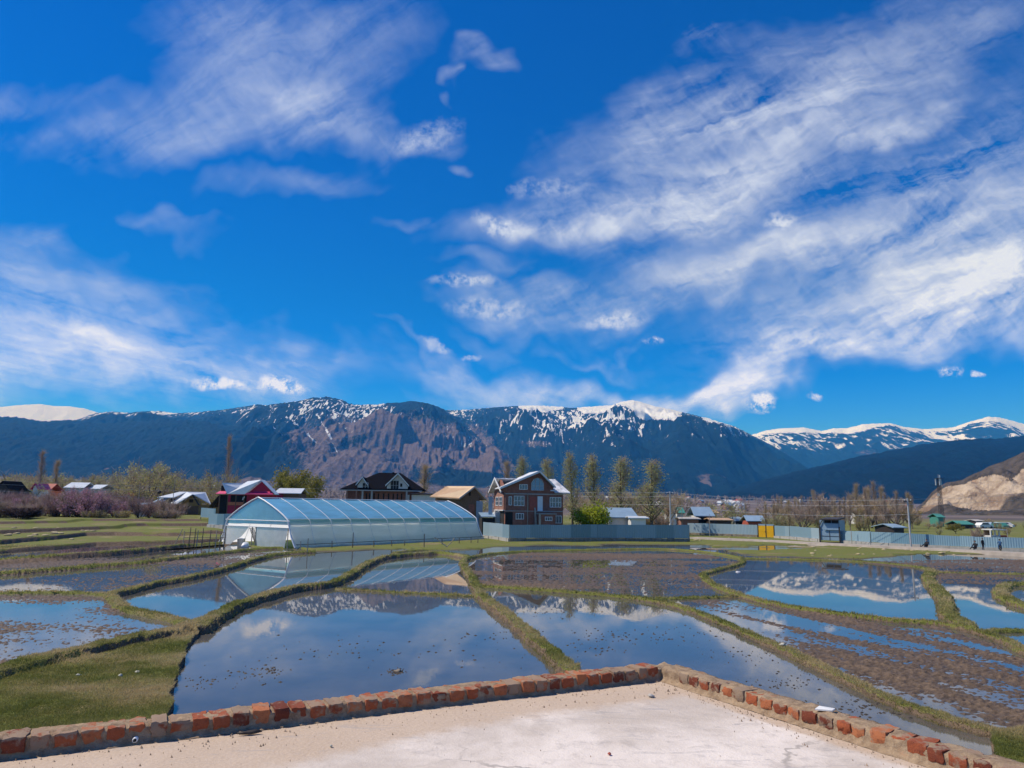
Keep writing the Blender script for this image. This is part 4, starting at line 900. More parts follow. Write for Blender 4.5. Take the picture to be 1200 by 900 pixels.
# ---- stick fence left of the greenhouse
sf = on(232, 66); sf.z = G(sf.x, sf.y); fe = empty('stick_fence', sf, 0, 'rickety fence of thin grey sticks on the terrace left of the greenhouse', 'fence')
for px, yt in ((214, 622), (221, 618), (227, 619), (230, 621), (236, 619), (245, 621), (252, 621), (257, 624), (262, 624)):
    q = at(px, 636, 66); m_ = MB(); zt = at(px, yt, 66).z; x_ = q.x - sf.x
    m_.tube((x_, .1, G(q.x, 66) - sf.z - .1), (x_ + .05, .1, zt - sf.z), .045, .035, 5); m_.build('fence_stick', M['palestick'] if px in (230, 252, 214) else M['stick'], fe)
m_ = MB(); x0 = at(203, 637, 66).x - sf.x; x1 = at(214, 620, 66).x - sf.x; m_.tube((x0, 0, -.1), (x1, 0, at(214, 620, 66).z - sf.z), .04); m_.build('brace', M['palestick'], fe)
m_ = MB(); xa = at(214, 628, 66).x - sf.x; xb = at(262, 628, 66).x - sf.x
for yy in (624, 630): m_.tube((xa, .14, at(214, yy, 66).z - sf.z), (xb, .14, at(262, yy, 66).z - sf.z), .022)
m_.build('fence_rail', M['stick'], fe)

# ================================================================== SHEET METAL FENCES
def tin(name, cols):
    m = bpy.data.materials.new(name); m.use_nodes = True; t = NT(m.node_tree); b = t.n['Principled BSDF']
    co = t.add('ShaderNodeTexCoord').outputs['Object']
    c = t.mix(t.ramp(attr(t, 'tone'), 0, 1), *cols)
    n = t.noise(t.mapping(co, (1.2, 1.2, .3)), 1.5, 5, .7); c = t.mix(t.ramp(n, .55, .75, 0, .35), c, (0.32, 0.33, 0.33)); c = t.mix(t.ramp(t.noise(co, 3, 4, .7), .66, .76, 0, .5), c, (0.20, 0.13, 0.09))
    t.l.new(c, b.inputs['Base Color']); b.inputs['Roughness'].default_value = .42; b.inputs['Metallic'].default_value = .15
    return m
T_teal = tin('teal_tin_sheet', ((0.16, 0.25, 0.27), (0.27, 0.37, 0.41))); T_blue = tin('blue_tin_sheet', ((0.22, 0.34, 0.42), (0.36, 0.47, 0.54))); T_sky = tin('sky_blue_tin_sheet', ((0.17, 0.30, 0.39), (0.31, 0.45, 0.53)))
def tin_fence(name, pts, mat, label, plinth=None, zb=None, seed=0, pitch=.22, panel=2.4, posts=True, group=None):
    """corrugated sheets between (x, y, z bottom, z top) points, on a low stone footing"""
    rr = np.random.default_rng(seed); o0 = Vector((pts[0][0], pts[0][1], 0)); e_ = empty(name, o0, 0, label, 'fence', group)
    V, F, T = [], [], []; base = 0
    for a, b_ in zip(pts[:-1], pts[1:]):
        d = Vector((b_[0] - a[0], b_[1] - a[1], 0)); Ln = d.length; d.normalize(); nn = Vector((-d.y, d.x, 0)); n_ = int(Ln / pitch * 4) + 1; ss = np.linspace(0, Ln, n_ + 1)
        prof = np.array([0, 0, 1, 1])[np.arange(n_ + 1) % 4] * .035
        pn = (ss / panel).astype(int); tone = rr.uniform(0, 1, pn.max() + 2); dz = rr.normal(0, .018, pn.max() + 2)
        x = a[0] + d.x * ss + nn.x * prof - o0.x; y = a[1] + d.y * ss + nn.y * prof - o0.y
        zb_ = a[2] + (b_[2] - a[2]) * ss / Ln; zt_ = a[3] + (b_[3] - a[3]) * ss / Ln + dz[pn]
        V += [np.stack([x, y, zb_], -1), np.stack([x, y, zt_], -1)]; i = np.arange(n_); F.append(np.stack([i, i + 1, i + 1 + n_ + 1, i + n_ + 1], -1) + base); T += [tone[pn], tone[pn]]; base += 2 * (n_ + 1)
    me = mesh_np('tin_sheet', np.concatenate(V), np.concatenate(F)); fattr(me, 'tone', np.concatenate(T)); me.materials.append(mat); link(bpy.data.objects.new('tin_sheet', me), e_)
    if posts:
        for a, b_ in zip(pts[:-1], pts[1:]):
            d = Vector((b_[0] - a[0], b_[1] - a[1], 0)); k = max(1, int(d.length / 4.8))
            for j in range(k + 1):
                q = j / k; m_ = MB(); x = a[0] + d.x * q - o0.x; y = a[1] + d.y * q - o0.y + .1; m_.box(x - .035, x + .035, y - .035, y + .035, a[2] - .3, a[3] + (b_[3] - a[3]) * q - .03); m_.build('post', M['darkmetal'], e_)
    if plinth:
        m_ = MB()
        for a, b_ in zip(pts[:-1], pts[1:]):
            d = Vector((b_[0] - a[0], b_[1] - a[1], 0)); Ln = d.length; d.normalize(); nn = Vector((-d.y, d.x, 0)); k = 0.0
            while k < Ln:
                w_ = rr.uniform(.5, 1.1); e1 = min(k + w_, Ln); q0 = Vector((a[0] - o0.x, a[1] - o0.y, 0)) + d * k; q1 = q0 + d * (e1 - k); f_ = rr.uniform(.08, .2); zt_ = a[2] + (b_[2] - a[2]) * k / Ln + .01
                m_.slab([(q0.x - nn.x * f_, q0.y - nn.y * f_, -.3), (q1.x - nn.x * f_, q1.y - nn.y * f_, -.3), (q1.x + nn.x * .12, q1.y + nn.y * .12, -.3), (q0.x + nn.x * .12, q0.y + nn.y * .12, -.3)], (0, 0, zt_ + .3 - rr.uniform(0, .06))); k += w_ + .01
        m_.build('stone_footing', plinth, e_)
    return e_
def fp(px, D, yb, yt): a = at(px, yb, D); b_ = at(px, yt, D); return (a.x, a.y, a.z, b_.z)
tin_fence('sheet_metal_fence', [fp(597.5, 83, 630.4, 615), fp(700, 85.5, 630.2, 614.6), fp(808, 88, 630.8, 615.2)], T_teal, 'teal corrugated metal fence on a stone footing in front of the brick house', M['stone'], seed=4)
tin_fence('sheet_metal_fence', [fp(566, 92, 627, 611.5), fp(597, 83, 630.6, 615)], T_blue, 'short fence run with sunlight put into its pale blue, between the greenhouse and the teal fence', M['concrete'], seed=7)  # left-facing run of the teal fence, its sunlit brightness put into a paler sheet
tin_fence('sheet_metal_fence', [fp(806, 112, 624, 613), fp(888, 104, 626.8, 614.8)], T_blue, 'blue grey fence left of the yellow gate, above a rubble bank', M['stone'], seed=9)
tin_fence('sheet_metal_fence', [fp(908, 101, 627.6, 615.8), fp(926, 97.5, 628.6, 616.6), fp(961, 91, 631.4, 619.2)], T_blue, 'bright blue fence run between the yellow gate and the tin booth', M['concrete'], seed=11)
tin_fence('sheet_metal_fence', [fp(985, 88.5, 632.8, 621.8), fp(1021, 84, 635.2, 623.2), fp(1067, 80, 637.6, 625), fp(1142, 75.6, 641, 629), fp(1215, 72.2, 642.8, 631), fp(1330, 67.5, 646, 634)], T_sky, 'long sky blue fence beside the road, right of the tin booth', M['concrete'], seed=13)
# fence round the red house yard
tin_fence('sheet_metal_fence', [fp(235, 112, 606, 595), fp(252, 108, 607, 596)], T_sky, 'small blue fence piece standing left behind the red house yard', None, seed=15)
tin_fence('sheet_metal_fence', [fp(244, 96, 614.5, 601.5), fp(262, 93, 615, 602), fp(300, 92, 616, 602)], T_sky, 'blue yard fence below the red house, left of the greenhouse', M['concrete'], seed=17)
# ---- yellow gate
a = at(888.6, 629.6, 103); b_ = at(907.8, 630, 101.5); d = b_ - a; gw = Vector((d.x, d.y, 0)).length; zt = at(898, 616.2, 102).z; H_ = zt - a.z
yg = empty('metal_gate', a, math.atan2(d.y, d.x), 'bright yellow double metal gate set in the blue fence', 'gate')
for x0, x1 in ((.10, gw / 2 - .07), (gw / 2 + .07, gw - .10)):
    m_ = MB(); m_.box(x0, x1, -.05, 0, .05, H_); dr = m_.build('gate_door', M['yellow'], yg)
    m_ = MB(); m_.box(x0, x1, -.058, -.052, H_ * .5 - .02, H_ * .5 + .02); m_.box(x0, x0 + .04, -.058, -.052, .05, H_); m_.box(x1 - .04, x1, -.058, -.052, .05, H_); m_.build('door_frame', M['yellow'], dr)
m_ = MB(); m_.box(gw / 2 - .14, gw / 2 - .09, -.10, -.06, H_ * .45, H_ * .55); m_.build('latch', M['darkmetal'], yg)
for x in (0, gw / 2, gw): m_ = MB(); m_.box(x - .065, x + .065, -.07, .07, -.3, H_ + .10); m_.build('gate_post', M['darkmetal'], yg)
m_ = MB(); m_.box(.07, gw / 2 - .07, -.02, .02, H_ + .01, H_ + .24); m_.box(gw / 2 + .07, gw - .07, -.02, .02, H_ + .01, H_ + .24); m_.build('top_panel', M['bluetin'], yg)
# ---- tin booth
a = at(961, 633, 89.5); b_ = at(984.6, 633.6, 88); d = b_ - a; bw = Vector((d.x, d.y, 0)).length; hz = lambda y: at(973, y, 89).z - a.z
bo = empty('tin_booth', a, math.atan2(d.y, d.x), 'small blue tin roadside booth with dark openings under a rusty lean-to roof', 'booth')
m_ = MB(); m_.box(.16, bw - .05, 0, .06, .02, hz(622)); m_.build('lower_panel', M['bluetin'], bo)
m_ = MB(); m_.box(bw / 2 - .03, bw / 2 + .03, -.03, -.005, 0, hz(622)); m_.box(.16, bw - .05, -.03, -.005, hz(628.5), hz(628)); m_.build('panel_frame', M['darkmetal'], bo)
m_ = MB(); m_.box(.55, bw - .08, -.10, -.04, hz(621.3), hz(613.5)); m_.box(.55, bw - .08, -.16, -.10, hz(620.9), hz(620)); m_.build('counter_panel', M['bluetin'], bo)
m_ = MB(); m_.box(.05, bw, .07, 2.2, 0, hz(609.5)); m_.build('booth_body', M['bluetin'], bo)
m_ = MB(); m_.box(.62, bw / 2 + .22, -.02, .068, hz(613), hz(609.6)); m_.box(bw / 2 + .30, bw - .08, -.02, .068, hz(613), hz(609.6)); m_.build('opening', M['dark'], bo)
m_ = MB(); m_.slab([(.3, -.5, hz(609.4)), (bw + .05, -.5, hz(609.4)), (bw + .05, 2.4, hz(607.5)), (.3, 2.4, hz(607.5))], (0, 0, .14)); m_.build('roof', M['darkmetal'], bo)
for x in (.05, bw): m_ = MB(); m_.box(x - .06, x + .06, -.12, 0, -.3, hz(617)); m_.build('post', M['darkmetal'], bo)
m_ = MB(); m_.slab([(.02, -.05, hz(617.5)), (.42, -.05, hz(610)), (.42, 0.0, hz(610)), (.02, 0.0, hz(617.5))], (-.1, 0, 0)); m_.build('side_prop', M['darkmetal'], bo)
# ---- road strip below the right fence, as a ribbon lying on the ground
def ribbon(name, line, wid, mat, lift=.05):
    m_ = MB(); pts = [P(x, y, .28) for x, y in line]
    n = 0; cl_ = smooth_line([tuple(p[:2]) for p in pts], 8)
    for i, (x, y) in enumerate(cl_):
        x2, y2 = cl_[min(i + 1, len(cl_) - 1)]; x1_, y1_ = cl_[max(i - 1, 0)]; d = Vector((x2 - x1_, y2 - y1_, 0)).normalized(); nn = Vector((-d.y, d.x, 0))
        for s_ in (-.5, -.4, .4, .5): q = Vector((x, y, 0)) + nn * wid * s_; m_.v.append((q.x, q.y, -.3 if abs(s_) == .5 else .33 + lift))
    for i in range(len(cl_) - 1):
        for k in range(3): b0 = i * 4 + k; m_.f.append((b0, b0 + 1, b0 + 5, b0 + 4))
    tag(m_.build(name, mat), kind='structure')
roadm = material('pale_dust_road', (0.36, 0.31, 0.26), .95, var=.2, vscale=1.5)
ribbon('road', [(812, 629.5), (850, 631), (900, 633), (960, 636), (1020, 639), (1065, 641), (1142, 645), (1220, 649), (1330, 654)], 3.0, roadm, -.05)
# ================================================================== HOUSES
def frame_of(px, D, rz=0.0):
    p = on(px, D); return p
def win(par, x0, x1, z0, z1, nx=2, nz=1, fm='white_paint', gm='glass', plane='front', d=0.0, bw=.07, name='window'):
    """window as a part with its pane as a sub-part; plane front (-y) at y=d or left (-x) at x=d, where x runs along depth"""
    m_ = MB(); g_ = MB()
    def bx(m, a0, a1, c0, c1, t0, t1):
        if plane == 'front': m.box(a0, a1, d - t1, d - t0, c0, c1)
        else: m.box(d - t1, d - t0, a0, a1, c0, c1)
    for a0, a1, c0, c1 in ((x0, x0 + bw, z0, z1), (x1 - bw, x1, z0, z1), (x0 + bw, x1 - bw, z0, z0 + bw), (x0 + bw, x1 - bw, z1 - bw, z1)): bx(m_, a0, a1, c0, c1, .0, .07)
    for i in range(1, nx): x = x0 + (x1 - x0) * i / nx; bx(m_, x - bw * .4, x + bw * .4, z0 + bw, z1 - bw, .0, .06)
    for i in range(1, nz): z = z0 + (z1 - z0) * i / nz; bx(m_, x0 + bw, x1 - bw, z - bw * .35, z + bw * .35, .0, .055)
    f = m_.build(name, M[fm], par); bx(g_, x0 + bw * .5, x1 - bw * .5, z0 + bw * .5, z1 - bw * .5, .004, .025); g_.build('pane', M[gm], f); return f
def roofpart(par, name, mat, quads, th=.12):
    m_ = MB()
    for q in quads: m_.slab(q, (0, 0, th))
    return m_.build(name, mat, par)
# ---------- brick house
D = 95; k = D / FPX; hb = on(626, D); hb.z = 0.15
Z = lambda y, px=626, d=D: at(px, y, d).z - hb.z
LX = lambda px: (px - 626) * k * 1.027
th = R(13)
bh = empty('brick_house', hb, th, 'large red brick house with white patched tin roof and arched attic window', 'house')
x0, x1 = LX(592.5), LX(659.8); dp = 7.0; zt = Z(575.5); rz_ = Z(561.5, 600, D + 3)
m_ = MB(); m_.box(x0, x1, 0, dp, -.3, zt)
ax, az = LX(630.6), Z(552.8) - .16
gl0, gl1 = LX(588), LX(648.5)
m_.slab([(gl0, -.01, zt - .02), (gl1, -.01, zt - .02), (gl1, -.01, Z(572.2)), (ax, -.01, az), (gl0, -.01, zt + .12)], (0, .35, 0))
m_.slab([(x0 + .01, 0, zt - .02), (x0 + .01, dp, zt - .02), (x0 + .01, dp / 2, rz_ - .1)], (.25, 0, 0)); m_.slab([(x1 - .01, 0, zt - .02), (x1 - .01, dp, zt - .02), (x1 - .01, dp / 2, rz_ - .1)], (-.25, 0, 0))
m_.build('wall', M['brickwall'], bh)
# left end brick, sunlight put into its paler colour, with its ledge
m_ = MB(); m_.box(x0 - .16, x0 - .012, .25, 5.6, Z(597.8), Z(582)); m_.slab([(x0 - .012, .25, Z(582)), (x0 - .012, 5.6, Z(582)), (x0 - .012, 2.8, Z(573))], (-.14, 0, 0)); m_.build('lit_bay_wall', M['pinklitbrick'], bh)
m_ = MB(); m_.box(x0 - .30, x0 - .012, .1, 5.8, Z(599), Z(597.8)); m_.build('bay_ledge', M['plaster'], bh)
win(bh, .9, 2.6, Z(593), Z(582.5), 2, 2, plane='left', d=x0 - .16); win(bh, 3.2, 5.0, Z(593), Z(582.5), 2, 2, plane='left', d=x0 - .16)
m_ = MB(); m_.box(x0 - .05, x0 - .012, .5, 3.0, .3, Z(599.5)); m_.box(x0 + .02, x0 + 1.0, -.03, -.005, .3, Z(600.5)); m_.build('garage_opening', M['dark'], bh)
m_ = MB(); m_.box(x0 - .06, x0 - .012, 3.3, 6.8, .2, Z(599.3)); m_.build('whitewashed_wall', M['plaster'], bh)
# roofs
ov = .55; le, re_ = LX(586.5), LX(667)
sl_ = (rz_ - zt) / (dp / 2)
roofpart(bh, 'main_roof', M['snowroof'], [[(le, -ov, zt - sl_ * ov), (gl0 - .1, -ov, zt - sl_ * ov), (gl0 - .1, dp / 2, rz_), (le, dp / 2, rz_)], [(gl1 + .02, -ov, zt - sl_ * ov), (re_, -ov, zt - sl_ * ov), (re_ - .9, dp / 2, rz_), (gl1 + .02, dp / 2, rz_)], [(le, dp / 2 + .01, rz_), (re_ - .9, dp / 2 + .01, rz_), (re_, dp + ov, zt - sl_ * ov), (le, dp + ov, zt - sl_ * ov)]])
gz0, gz1 = Z(573.2), Z(571.2)
lx_, rx_ = LX(585.3), LX(649.3)
cr = roofpart(bh, 'gable_roof', M['snowroof'], [[(lx_, -.75, gz0), (ax, -.75, az + .14), (ax, 4.6, az + .14), (lx_ + .4, 4.6, gz0)], [(ax + .01, -.75, az + .14), (rx_, -.75, gz1), (rx_, 3.5, gz1), (ax + .01, 4.6, az + .14)]], .13)
m_ = MB()
m_.slab([(lx_, -.80, gz0 - .10), (ax, -.80, az + .02), (ax, -.80, az + .30), (lx_, -.80, gz0 + .16)], (0, .045, 0)); m_.slab([(ax + .005, -.80, az + .02), (rx_, -.80, gz1 - .10), (rx_, -.80, gz1 + .16), (ax + .005, -.80, az + .30)], (0, .045, 0))
m_.build('barge_board', M['white_paint'], bh)
m_ = MB(); m_.slab([(le - .01, -ov, zt - sl_ * ov - .05), (le - .01, dp / 2, rz_ - .05), (le - .01, dp / 2, rz_ + .2), (le - .01, -ov, zt - sl_ * ov + .2)], (-.05, 0, 0)); m_.slab([(le - .01, dp / 2 + .01, rz_ - .05), (le - .01, dp + ov, zt - sl_ * ov - .05), (le - .01, dp + ov, zt - sl_ * ov + .2), (le - .01, dp / 2 + .01, rz_ + .2)], (-.05, 0, 0)); m_.build('barge_board', M['white_paint'], bh)
m_ = MB(); m_.box(x0, x1, -.06, -.012, Z(579.6), Z(578.4)); m_.box(x0, x1, -.05, -.012, Z(599.4), Z(598.6)); m_.build('string_course', M['concrete'], bh)
cx_ = lambda u: LX(550 + u / 8); cz_ = lambda v: Z(530 + v / 8)
for u0, u1, v0, v1, nx, nz in ((370, 400, 418, 500, 1, 1), (418, 515, 410, 505, 3, 2), (752, 860, 418, 515, 4, 2), (437, 512, 572, 630, 3, 1), (786, 864, 592, 664, 3, 1), (466, 544, 302, 352, 3, 1)):
    win(bh, cx_(u0), cx_(u1), cz_(v1), cz_(v0), nx, nz, d=-.015)
# arched attic window
m_ = MB(); g_ = MB(); xa, xb, zb_, zs, za = cx_(580), cx_(694), cz_(356), cz_(290), cz_(240)
arch = [(xa, zb_), (xb, zb_), (xb, zs), (xb - (xb - xa) * .18, zs + (za - zs) * .72), ((xa + xb) / 2, za), (xa + (xb - xa) * .18, zs + (za - zs) * .72), (xa, zs)]
for p, q in zip(arch, arch[1:] + arch[:1]): m_.tube((p[0], -.06, p[1]), (q[0], -.06, q[1]), .055, n=4)
for f_ in (.33, .67): x = xa + (xb - xa) * f_; m_.tube((x, -.06, zb_), (x, -.06, zs + (za - zs) * .75), .04, n=4)
m_.tube((xa, -.06, zs - .35), (xb, -.06, zs - .35), .035, n=4)
g_.slab([(p[0], -.035, p[1]) for p in arch], (0, .015, 0)); f = m_.build('arched_window', M['grey_paint'], bh); g_.build('pane', material('attic_glass', (0.10, 0.22, 0.36), .08, spec=.9), f)
m_ = MB(); m_.box(cx_(638), cx_(686), -.07, -.012, cz_(550), cz_(412)); m_.build('door', M['white_paint'], bh)
m_ = MB(); m_.box(cx_(565), cx_(636), -.035, -.012, cz_(552), cz_(418)); m_.build('red_panel', M['redtin'], bh)
m_ = MB(); m_.tube((cx_(546), -.08, .1), (cx_(546), -.08, cz_(385)), .05); m_.build('drain_pipe', M['palestick'], bh)
m_ = MB(); m_.box(cx_(630), cx_(780), -1.3, -.012, -.2, cz_(582)); po = m_.build('porch', M['brickwall'], bh)
m_ = MB(); m_.box(cx_(622), cx_(790), -1.5, -.012, cz_(580), cz_(572)); m_.build('porch_slab', M['concrete'], po)
win(bh, cx_(682), cx_(750), cz_(640), cz_(602), 3, 1, d=-1.31)
m_ = MB(); m_.box(cx_(622), cx_(640), -1.62, -1.52, 0, cz_(572)); m_.slab([(cx_(600), -1.2, 0), (cx_(622), -1.2, 0), (cx_(618), -.2, cz_(520)), (cx_(606), -.2, cz_(520))], (0, .1, 0)); m_.build('plank', M['palestick'], bh)
m_ = MB(); m_.slab([(cx_(745), -.95, cz_(362)), (cx_(800), -.95, cz_(362)), (cx_(800), -.95, cz_(352)), (cx_(745), -.95, cz_(352))], (0, .3, 0)); m_.build('eave_box', M['white_paint'], bh)
# ---------- tan roofed shed
D = 100; k = D / FPX; p = on(553, D); th_ = R(14); Z2 = lambda y: at(553, y, D).z - p.z
sh = empty('wooden_shed', p, th_, 'tall brown shed with tan orange tin roof between the greenhouse and the brick house', 'shed')
LX2 = lambda px: (px - 553) * k
gx0, gx1, ga = LX2(537), LX2(569.5), LX2(555); ze, za = Z2(584), Z2(571)
m_ = MB(); m_.box(gx0 + .4, gx1 - 1.0, 0, 8, -.2, ze); m_.slab([(gx0 + .4, -.01, ze), (gx1 - .5, -.01, ze), (ga, -.01, za - .1)], (0, .2, 0)); m_.build('wall', M['wood'], sh)
m_ = MB(); m_.box(gx0 + 1.4, gx1 - 1.6, -.06, -.012, .2, Z2(591)); m_.build('brick_infill', M['brickwall'], sh)
# tan slope runs left-back: ridge parallel to depth, seen on its left side
roofpart(sh, 'roof', M['tanroof'], [[(LX2(506), -.1 + 2.2, Z2(583.5)), (gx0, -.6, ze - .15), (ga, -.6, za), (LX2(528), 3.4, Z2(570.6))], [(ga + .01, -.6, za), (gx1, -.6, ze - .25), (gx1 - 1.6, 6, ze - .25), (LX2(528) + .01, 6, Z2(570.6))]], .14)
m_ = MB(); m_.slab([(gx0, -.66, ze - .2), (ga, -.66, za - .08), (ga, -.66, za + .18), (gx0, -.66, ze + .05)], (0, .05, 0)); m_.slab([(ga + .01, -.66, za - .08), (gx1, -.66, ze - .3), (gx1, -.66, ze - .05), (ga + .01, -.66, za + .18)], (0, .05, 0)); m_.build('barge_board', M['concrete'], sh)
m_ = MB(); m_.box(ga - .75, ga - .45, -.03, -.012, Z2(581), Z2(576)); m_.build('attic_vent', M['dark'], sh)
m_ = MB(); m_.box(LX2(558), LX2(565.5), -.05, .8, .1, Z2(587)); m_.build('tin_wall', M['bluetin'], sh)
m_ = MB(); m_.slab([(LX2(513), 2.4, -.2), (gx0 + .5, .1, -.2), (gx0 + .5, .1, ze - .2), (LX2(513), 2.4, Z2(583.8))], (.15, .1, 0)); m_.build('side_wall', M['wood'], sh)
# grey lean-to between shed and brick house
D = 97; p = on(571, D); ln = empty('lean_to', p, R(10), 'low grey tin lean-to with white front between the shed and the brick house', 'lean-to')
ZZ = lambda y: at(571, y, D).z - p.z
m_ = MB(); m_.slab([(-.9, -1.2, ZZ(606)), (1.0, -1.2, ZZ(606)), (1.0, 2.0, ZZ(601.5)), (-.9, 2.0, ZZ(601.5))], (0, 0, .1)); m_.build('roof', M['bluetin'], ln)
m_ = MB(); m_.box(-.8, .9, -.9, 1.8, 0, ZZ(607)); m_.build('body', M['dark'], ln)
m_ = MB(); m_.box(.95, 1.75, -.5, 1.2, 0, ZZ(600)); m_.build('white_wall', M['plaster'], ln)
m_ = MB(); m_.box(.2, .7, .3, .36, ZZ(604), ZZ(582)); m_.box(.25, .66, .29, .3, ZZ(600), ZZ(583)); m_.build('tall_panel', M['bluetin'], ln)
# ---------- dark roofed house
D = 130; k = D / FPX; p = on(447, D); dh = empty('dark_roof_house', p, R(4), 'unfinished house with big black hipped roof and two pale gables behind the greenhouse', 'house')
px_ = lambda u: (395 + u / 11.43 - 447) * k; pz_ = lambda v: at(447, 545 + v / 11.43, D).z - p.z
m_ = MB(); m_.box(px_(140), px_(1055), 0, 9, -.2, pz_(345)); m_.build('wall', M['brickwall'], dh)
m_ = MB(); ez = pz_(335); e0, e1 = px_(55), px_(1150); rz0, rz1 = px_(500), px_(800); rzz = pz_(100)
m_.slab([(e0, -1, ez), (e1, -1, ez), (rz1, 4.5, rzz), (rz0, 4.5, rzz)], (0, 0, .15)); m_.slab([(e0, -1, ez), (rz0, 4.5, rzz), (e0, 10, ez)], (0, 0, .15)); m_.slab([(e1, -1, ez), (e1, 10, ez), (rz1, 4.5, rzz)], (0, 0, .15)); m_.slab([(e0, 10, ez), (rz0, 4.5, rzz), (rz1, 4.5, rzz), (e1, 10, ez)], (0, 0, .15))
rf = m_.build('hip_roof', M['blackroof'], dh)
m_ = MB(); m_.box(px_(690), px_(715), 4.1, 4.5, rzz, pz_(80)); m_.build('chimney', M['blackroof'], rf)
for (ua, va, u0, u1, ve, yb) in ((335, 172, 255, 410, 275, -1.1), (800, 118, 640, 950, 280, -1.3)):
    xa, za, x0_, x1_, ze_ = px_(ua), pz_(va), px_(u0), px_(u1), pz_(ve)
    g_ = MB(); g_.slab([(x0_ + .25, yb + .5, pz_(345)), (x1_ - .25, yb + .5, pz_(345)), (x1_ - .25, yb + .5, ze_), (xa, yb + .5, za - .15), (x0_ + .25, yb + .5, ze_)], (0, .15, 0)); gg = g_.build('gable_wall', M['plaster'], dh)
    g_ = MB(); g_.slab([(x0_, yb, ze_), (xa, yb, za), (xa, 4.4, za), (x0_, 4.0, ze_)], (0, 0, .12)); g_.slab([(xa + .01, yb, za), (x1_, yb, ze_), (x1_, 4.0, ze_), (xa + .01, 4.4, za)], (0, 0, .12)); g_.build('gable_roof', M['blackroof'], dh)
    g_ = MB(); g_.slab([(x0_, yb - .06, ze_ - .12), (xa, yb - .06, za - .12), (xa, yb - .06, za + .16), (x0_, yb - .06, ze_ + .16)], (0, .05, 0)); g_.slab([(xa + .01, yb - .06, za - .12), (x1_, yb - .06, ze_ - .12), (x1_, yb - .06, ze_ + .16), (xa + .01, yb - .06, za + .16)], (0, .05, 0)); g_.build('barge_board', M['white_paint'], dh)
win(dh, px_(705), px_(815), pz_(338), pz_(205), 3, 2, 'grey_paint', 'dark', d=-.81); win(dh, px_(832), px_(858), pz_(288), pz_(245), 1, 1, 'dark', 'dark', d=-.81)
win(dh, px_(335), px_(415), pz_(335), pz_(240), 2, 2, 'white_paint', 'dark', d=-.62)
m_ = MB(); m_.box(px_(40), px_(1120), -1.05, -.95, pz_(350), pz_(336)); m_.build('fascia', M['concrete'], dh)
for u in (390, 430, 490, 545, 615, 680, 740, 795, 850): win(dh, px_(u - 14), px_(u + 14), 2.2, pz_(375), 1, 1, 'brickwall', 'dark', d=-.02)
for u in (145, 265, 345, 465, 920): m_ = MB(); m_.box(px_(u) - .15, px_(u) + .15, -.9, -.62, -.2, pz_(350)); m_.build('porch_post', M['pinklitbrick'] if u < 300 else M['concrete'], dh)
for u in (935, 1000): m_ = MB(); m_.box(px_(u - 18), px_(u + 20), -.05, -.012, 2, pz_(395)); m_.build('white_panel', M['white_paint'], dh)
p = on(500, 128); lw = empty('white_wall_house', p, 0, 'low white building with dark roof edge between the black hipped house and the tan shed', 'house')
ZZ = lambda y: at(500, y, 128).z - p.z
m_ = MB(); m_.box(-2.6, 3.2, 0, 5, -.2, ZZ(580)); m_.build('wall', M['plaster'], lw); m_ = MB(); m_.slab([(-2.9, -.4, ZZ(579.8)), (3.6, -.4, ZZ(579.8)), (3.6, 5.4, ZZ(577.8)), (-2.9, 5.4, ZZ(577.8))], (0, 0, .15)); m_.build('roof', M['darkmetal'], lw)
# ---------- crimson house
D = 120; k = D / FPX; p = on(290, D); p.z = 1.0; rh = empty('crimson_house', p, R(-6), 'crimson wooden house with pale tin roof and pink eaves behind the greenhouse gable', 'house')
px_ = lambda u: (255 + u / 10 - 290) * k; pz_ = lambda v: at(290, 555 + v / 10, D).z - p.z
m_ = MB(); m_.box(px_(95), px_(690), 0, 8, -.6, pz_(245)); m_.slab([(px_(340), -.4, pz_(240)), (px_(675), -.4, pz_(240)), (px_(515), -.4, pz_(92))], (0, .3, 0)); m_.slab([(px_(12), -.5, pz_(240)), (px_(118), -.5, pz_(240)), (px_(58), -.5, pz_(128))], (0, .3, 0)); m_.build('wall', M['crimson'], rh)
roofpart(rh, 'roof', M['paleroof'], [[(px_(130), -1.2, pz_(243)), (px_(345), -1.2, pz_(243)), (px_(515), -1.0, pz_(80)), (px_(200), 3.5, pz_(92))], [(px_(58), -1.1, pz_(120)), (px_(130), -1.19, pz_(243)), (px_(215), 1.0, pz_(180)), (px_(175), 3.0, pz_(118))], [(px_(516), -1.0, pz_(80)), (px_(700), -1.0, pz_(246)), (px_(706), .3, pz_(246)), (px_(524), .3, pz_(82))]], .12)
m_ = MB(); m_.slab([(px_(345), -1.25, pz_(245)), (px_(680), -1.25, pz_(245)), (px_(640), -.42, pz_(215)), (px_(385), -.42, pz_(215))], (0, 0, .08)); m_.slab([(px_(-8), -1.25, pz_(245)), (px_(118), -1.25, pz_(245)), (px_(100), -.52, pz_(212)), (px_(18), -.52, pz_(212))], (0, 0, .08)); m_.build('pink_eave', M['hotpink'], rh)
m_ = MB(); m_.box(px_(135), px_(330), -.06, -.012, pz_(375), pz_(255)); m_.box(px_(0), px_(90), -.2, 2, -.4, pz_(250)); m_.box(px_(30), px_(85), -.56, -.51, pz_(215), pz_(145)); m_.build('porch_opening', M['dark'], rh)
m_ = MB(); m_.box(px_(130), px_(330), -.9, -.8, pz_(372), pz_(335)); m_.build('balcony_rail', M['orange'], rh)
for u in (132, 232, 328, 35): m_ = MB(); m_.tube((px_(u), -.95, -.5), (px_(u), -.95, pz_(248)), .08); m_.build('porch_post', M['wood'], rh)
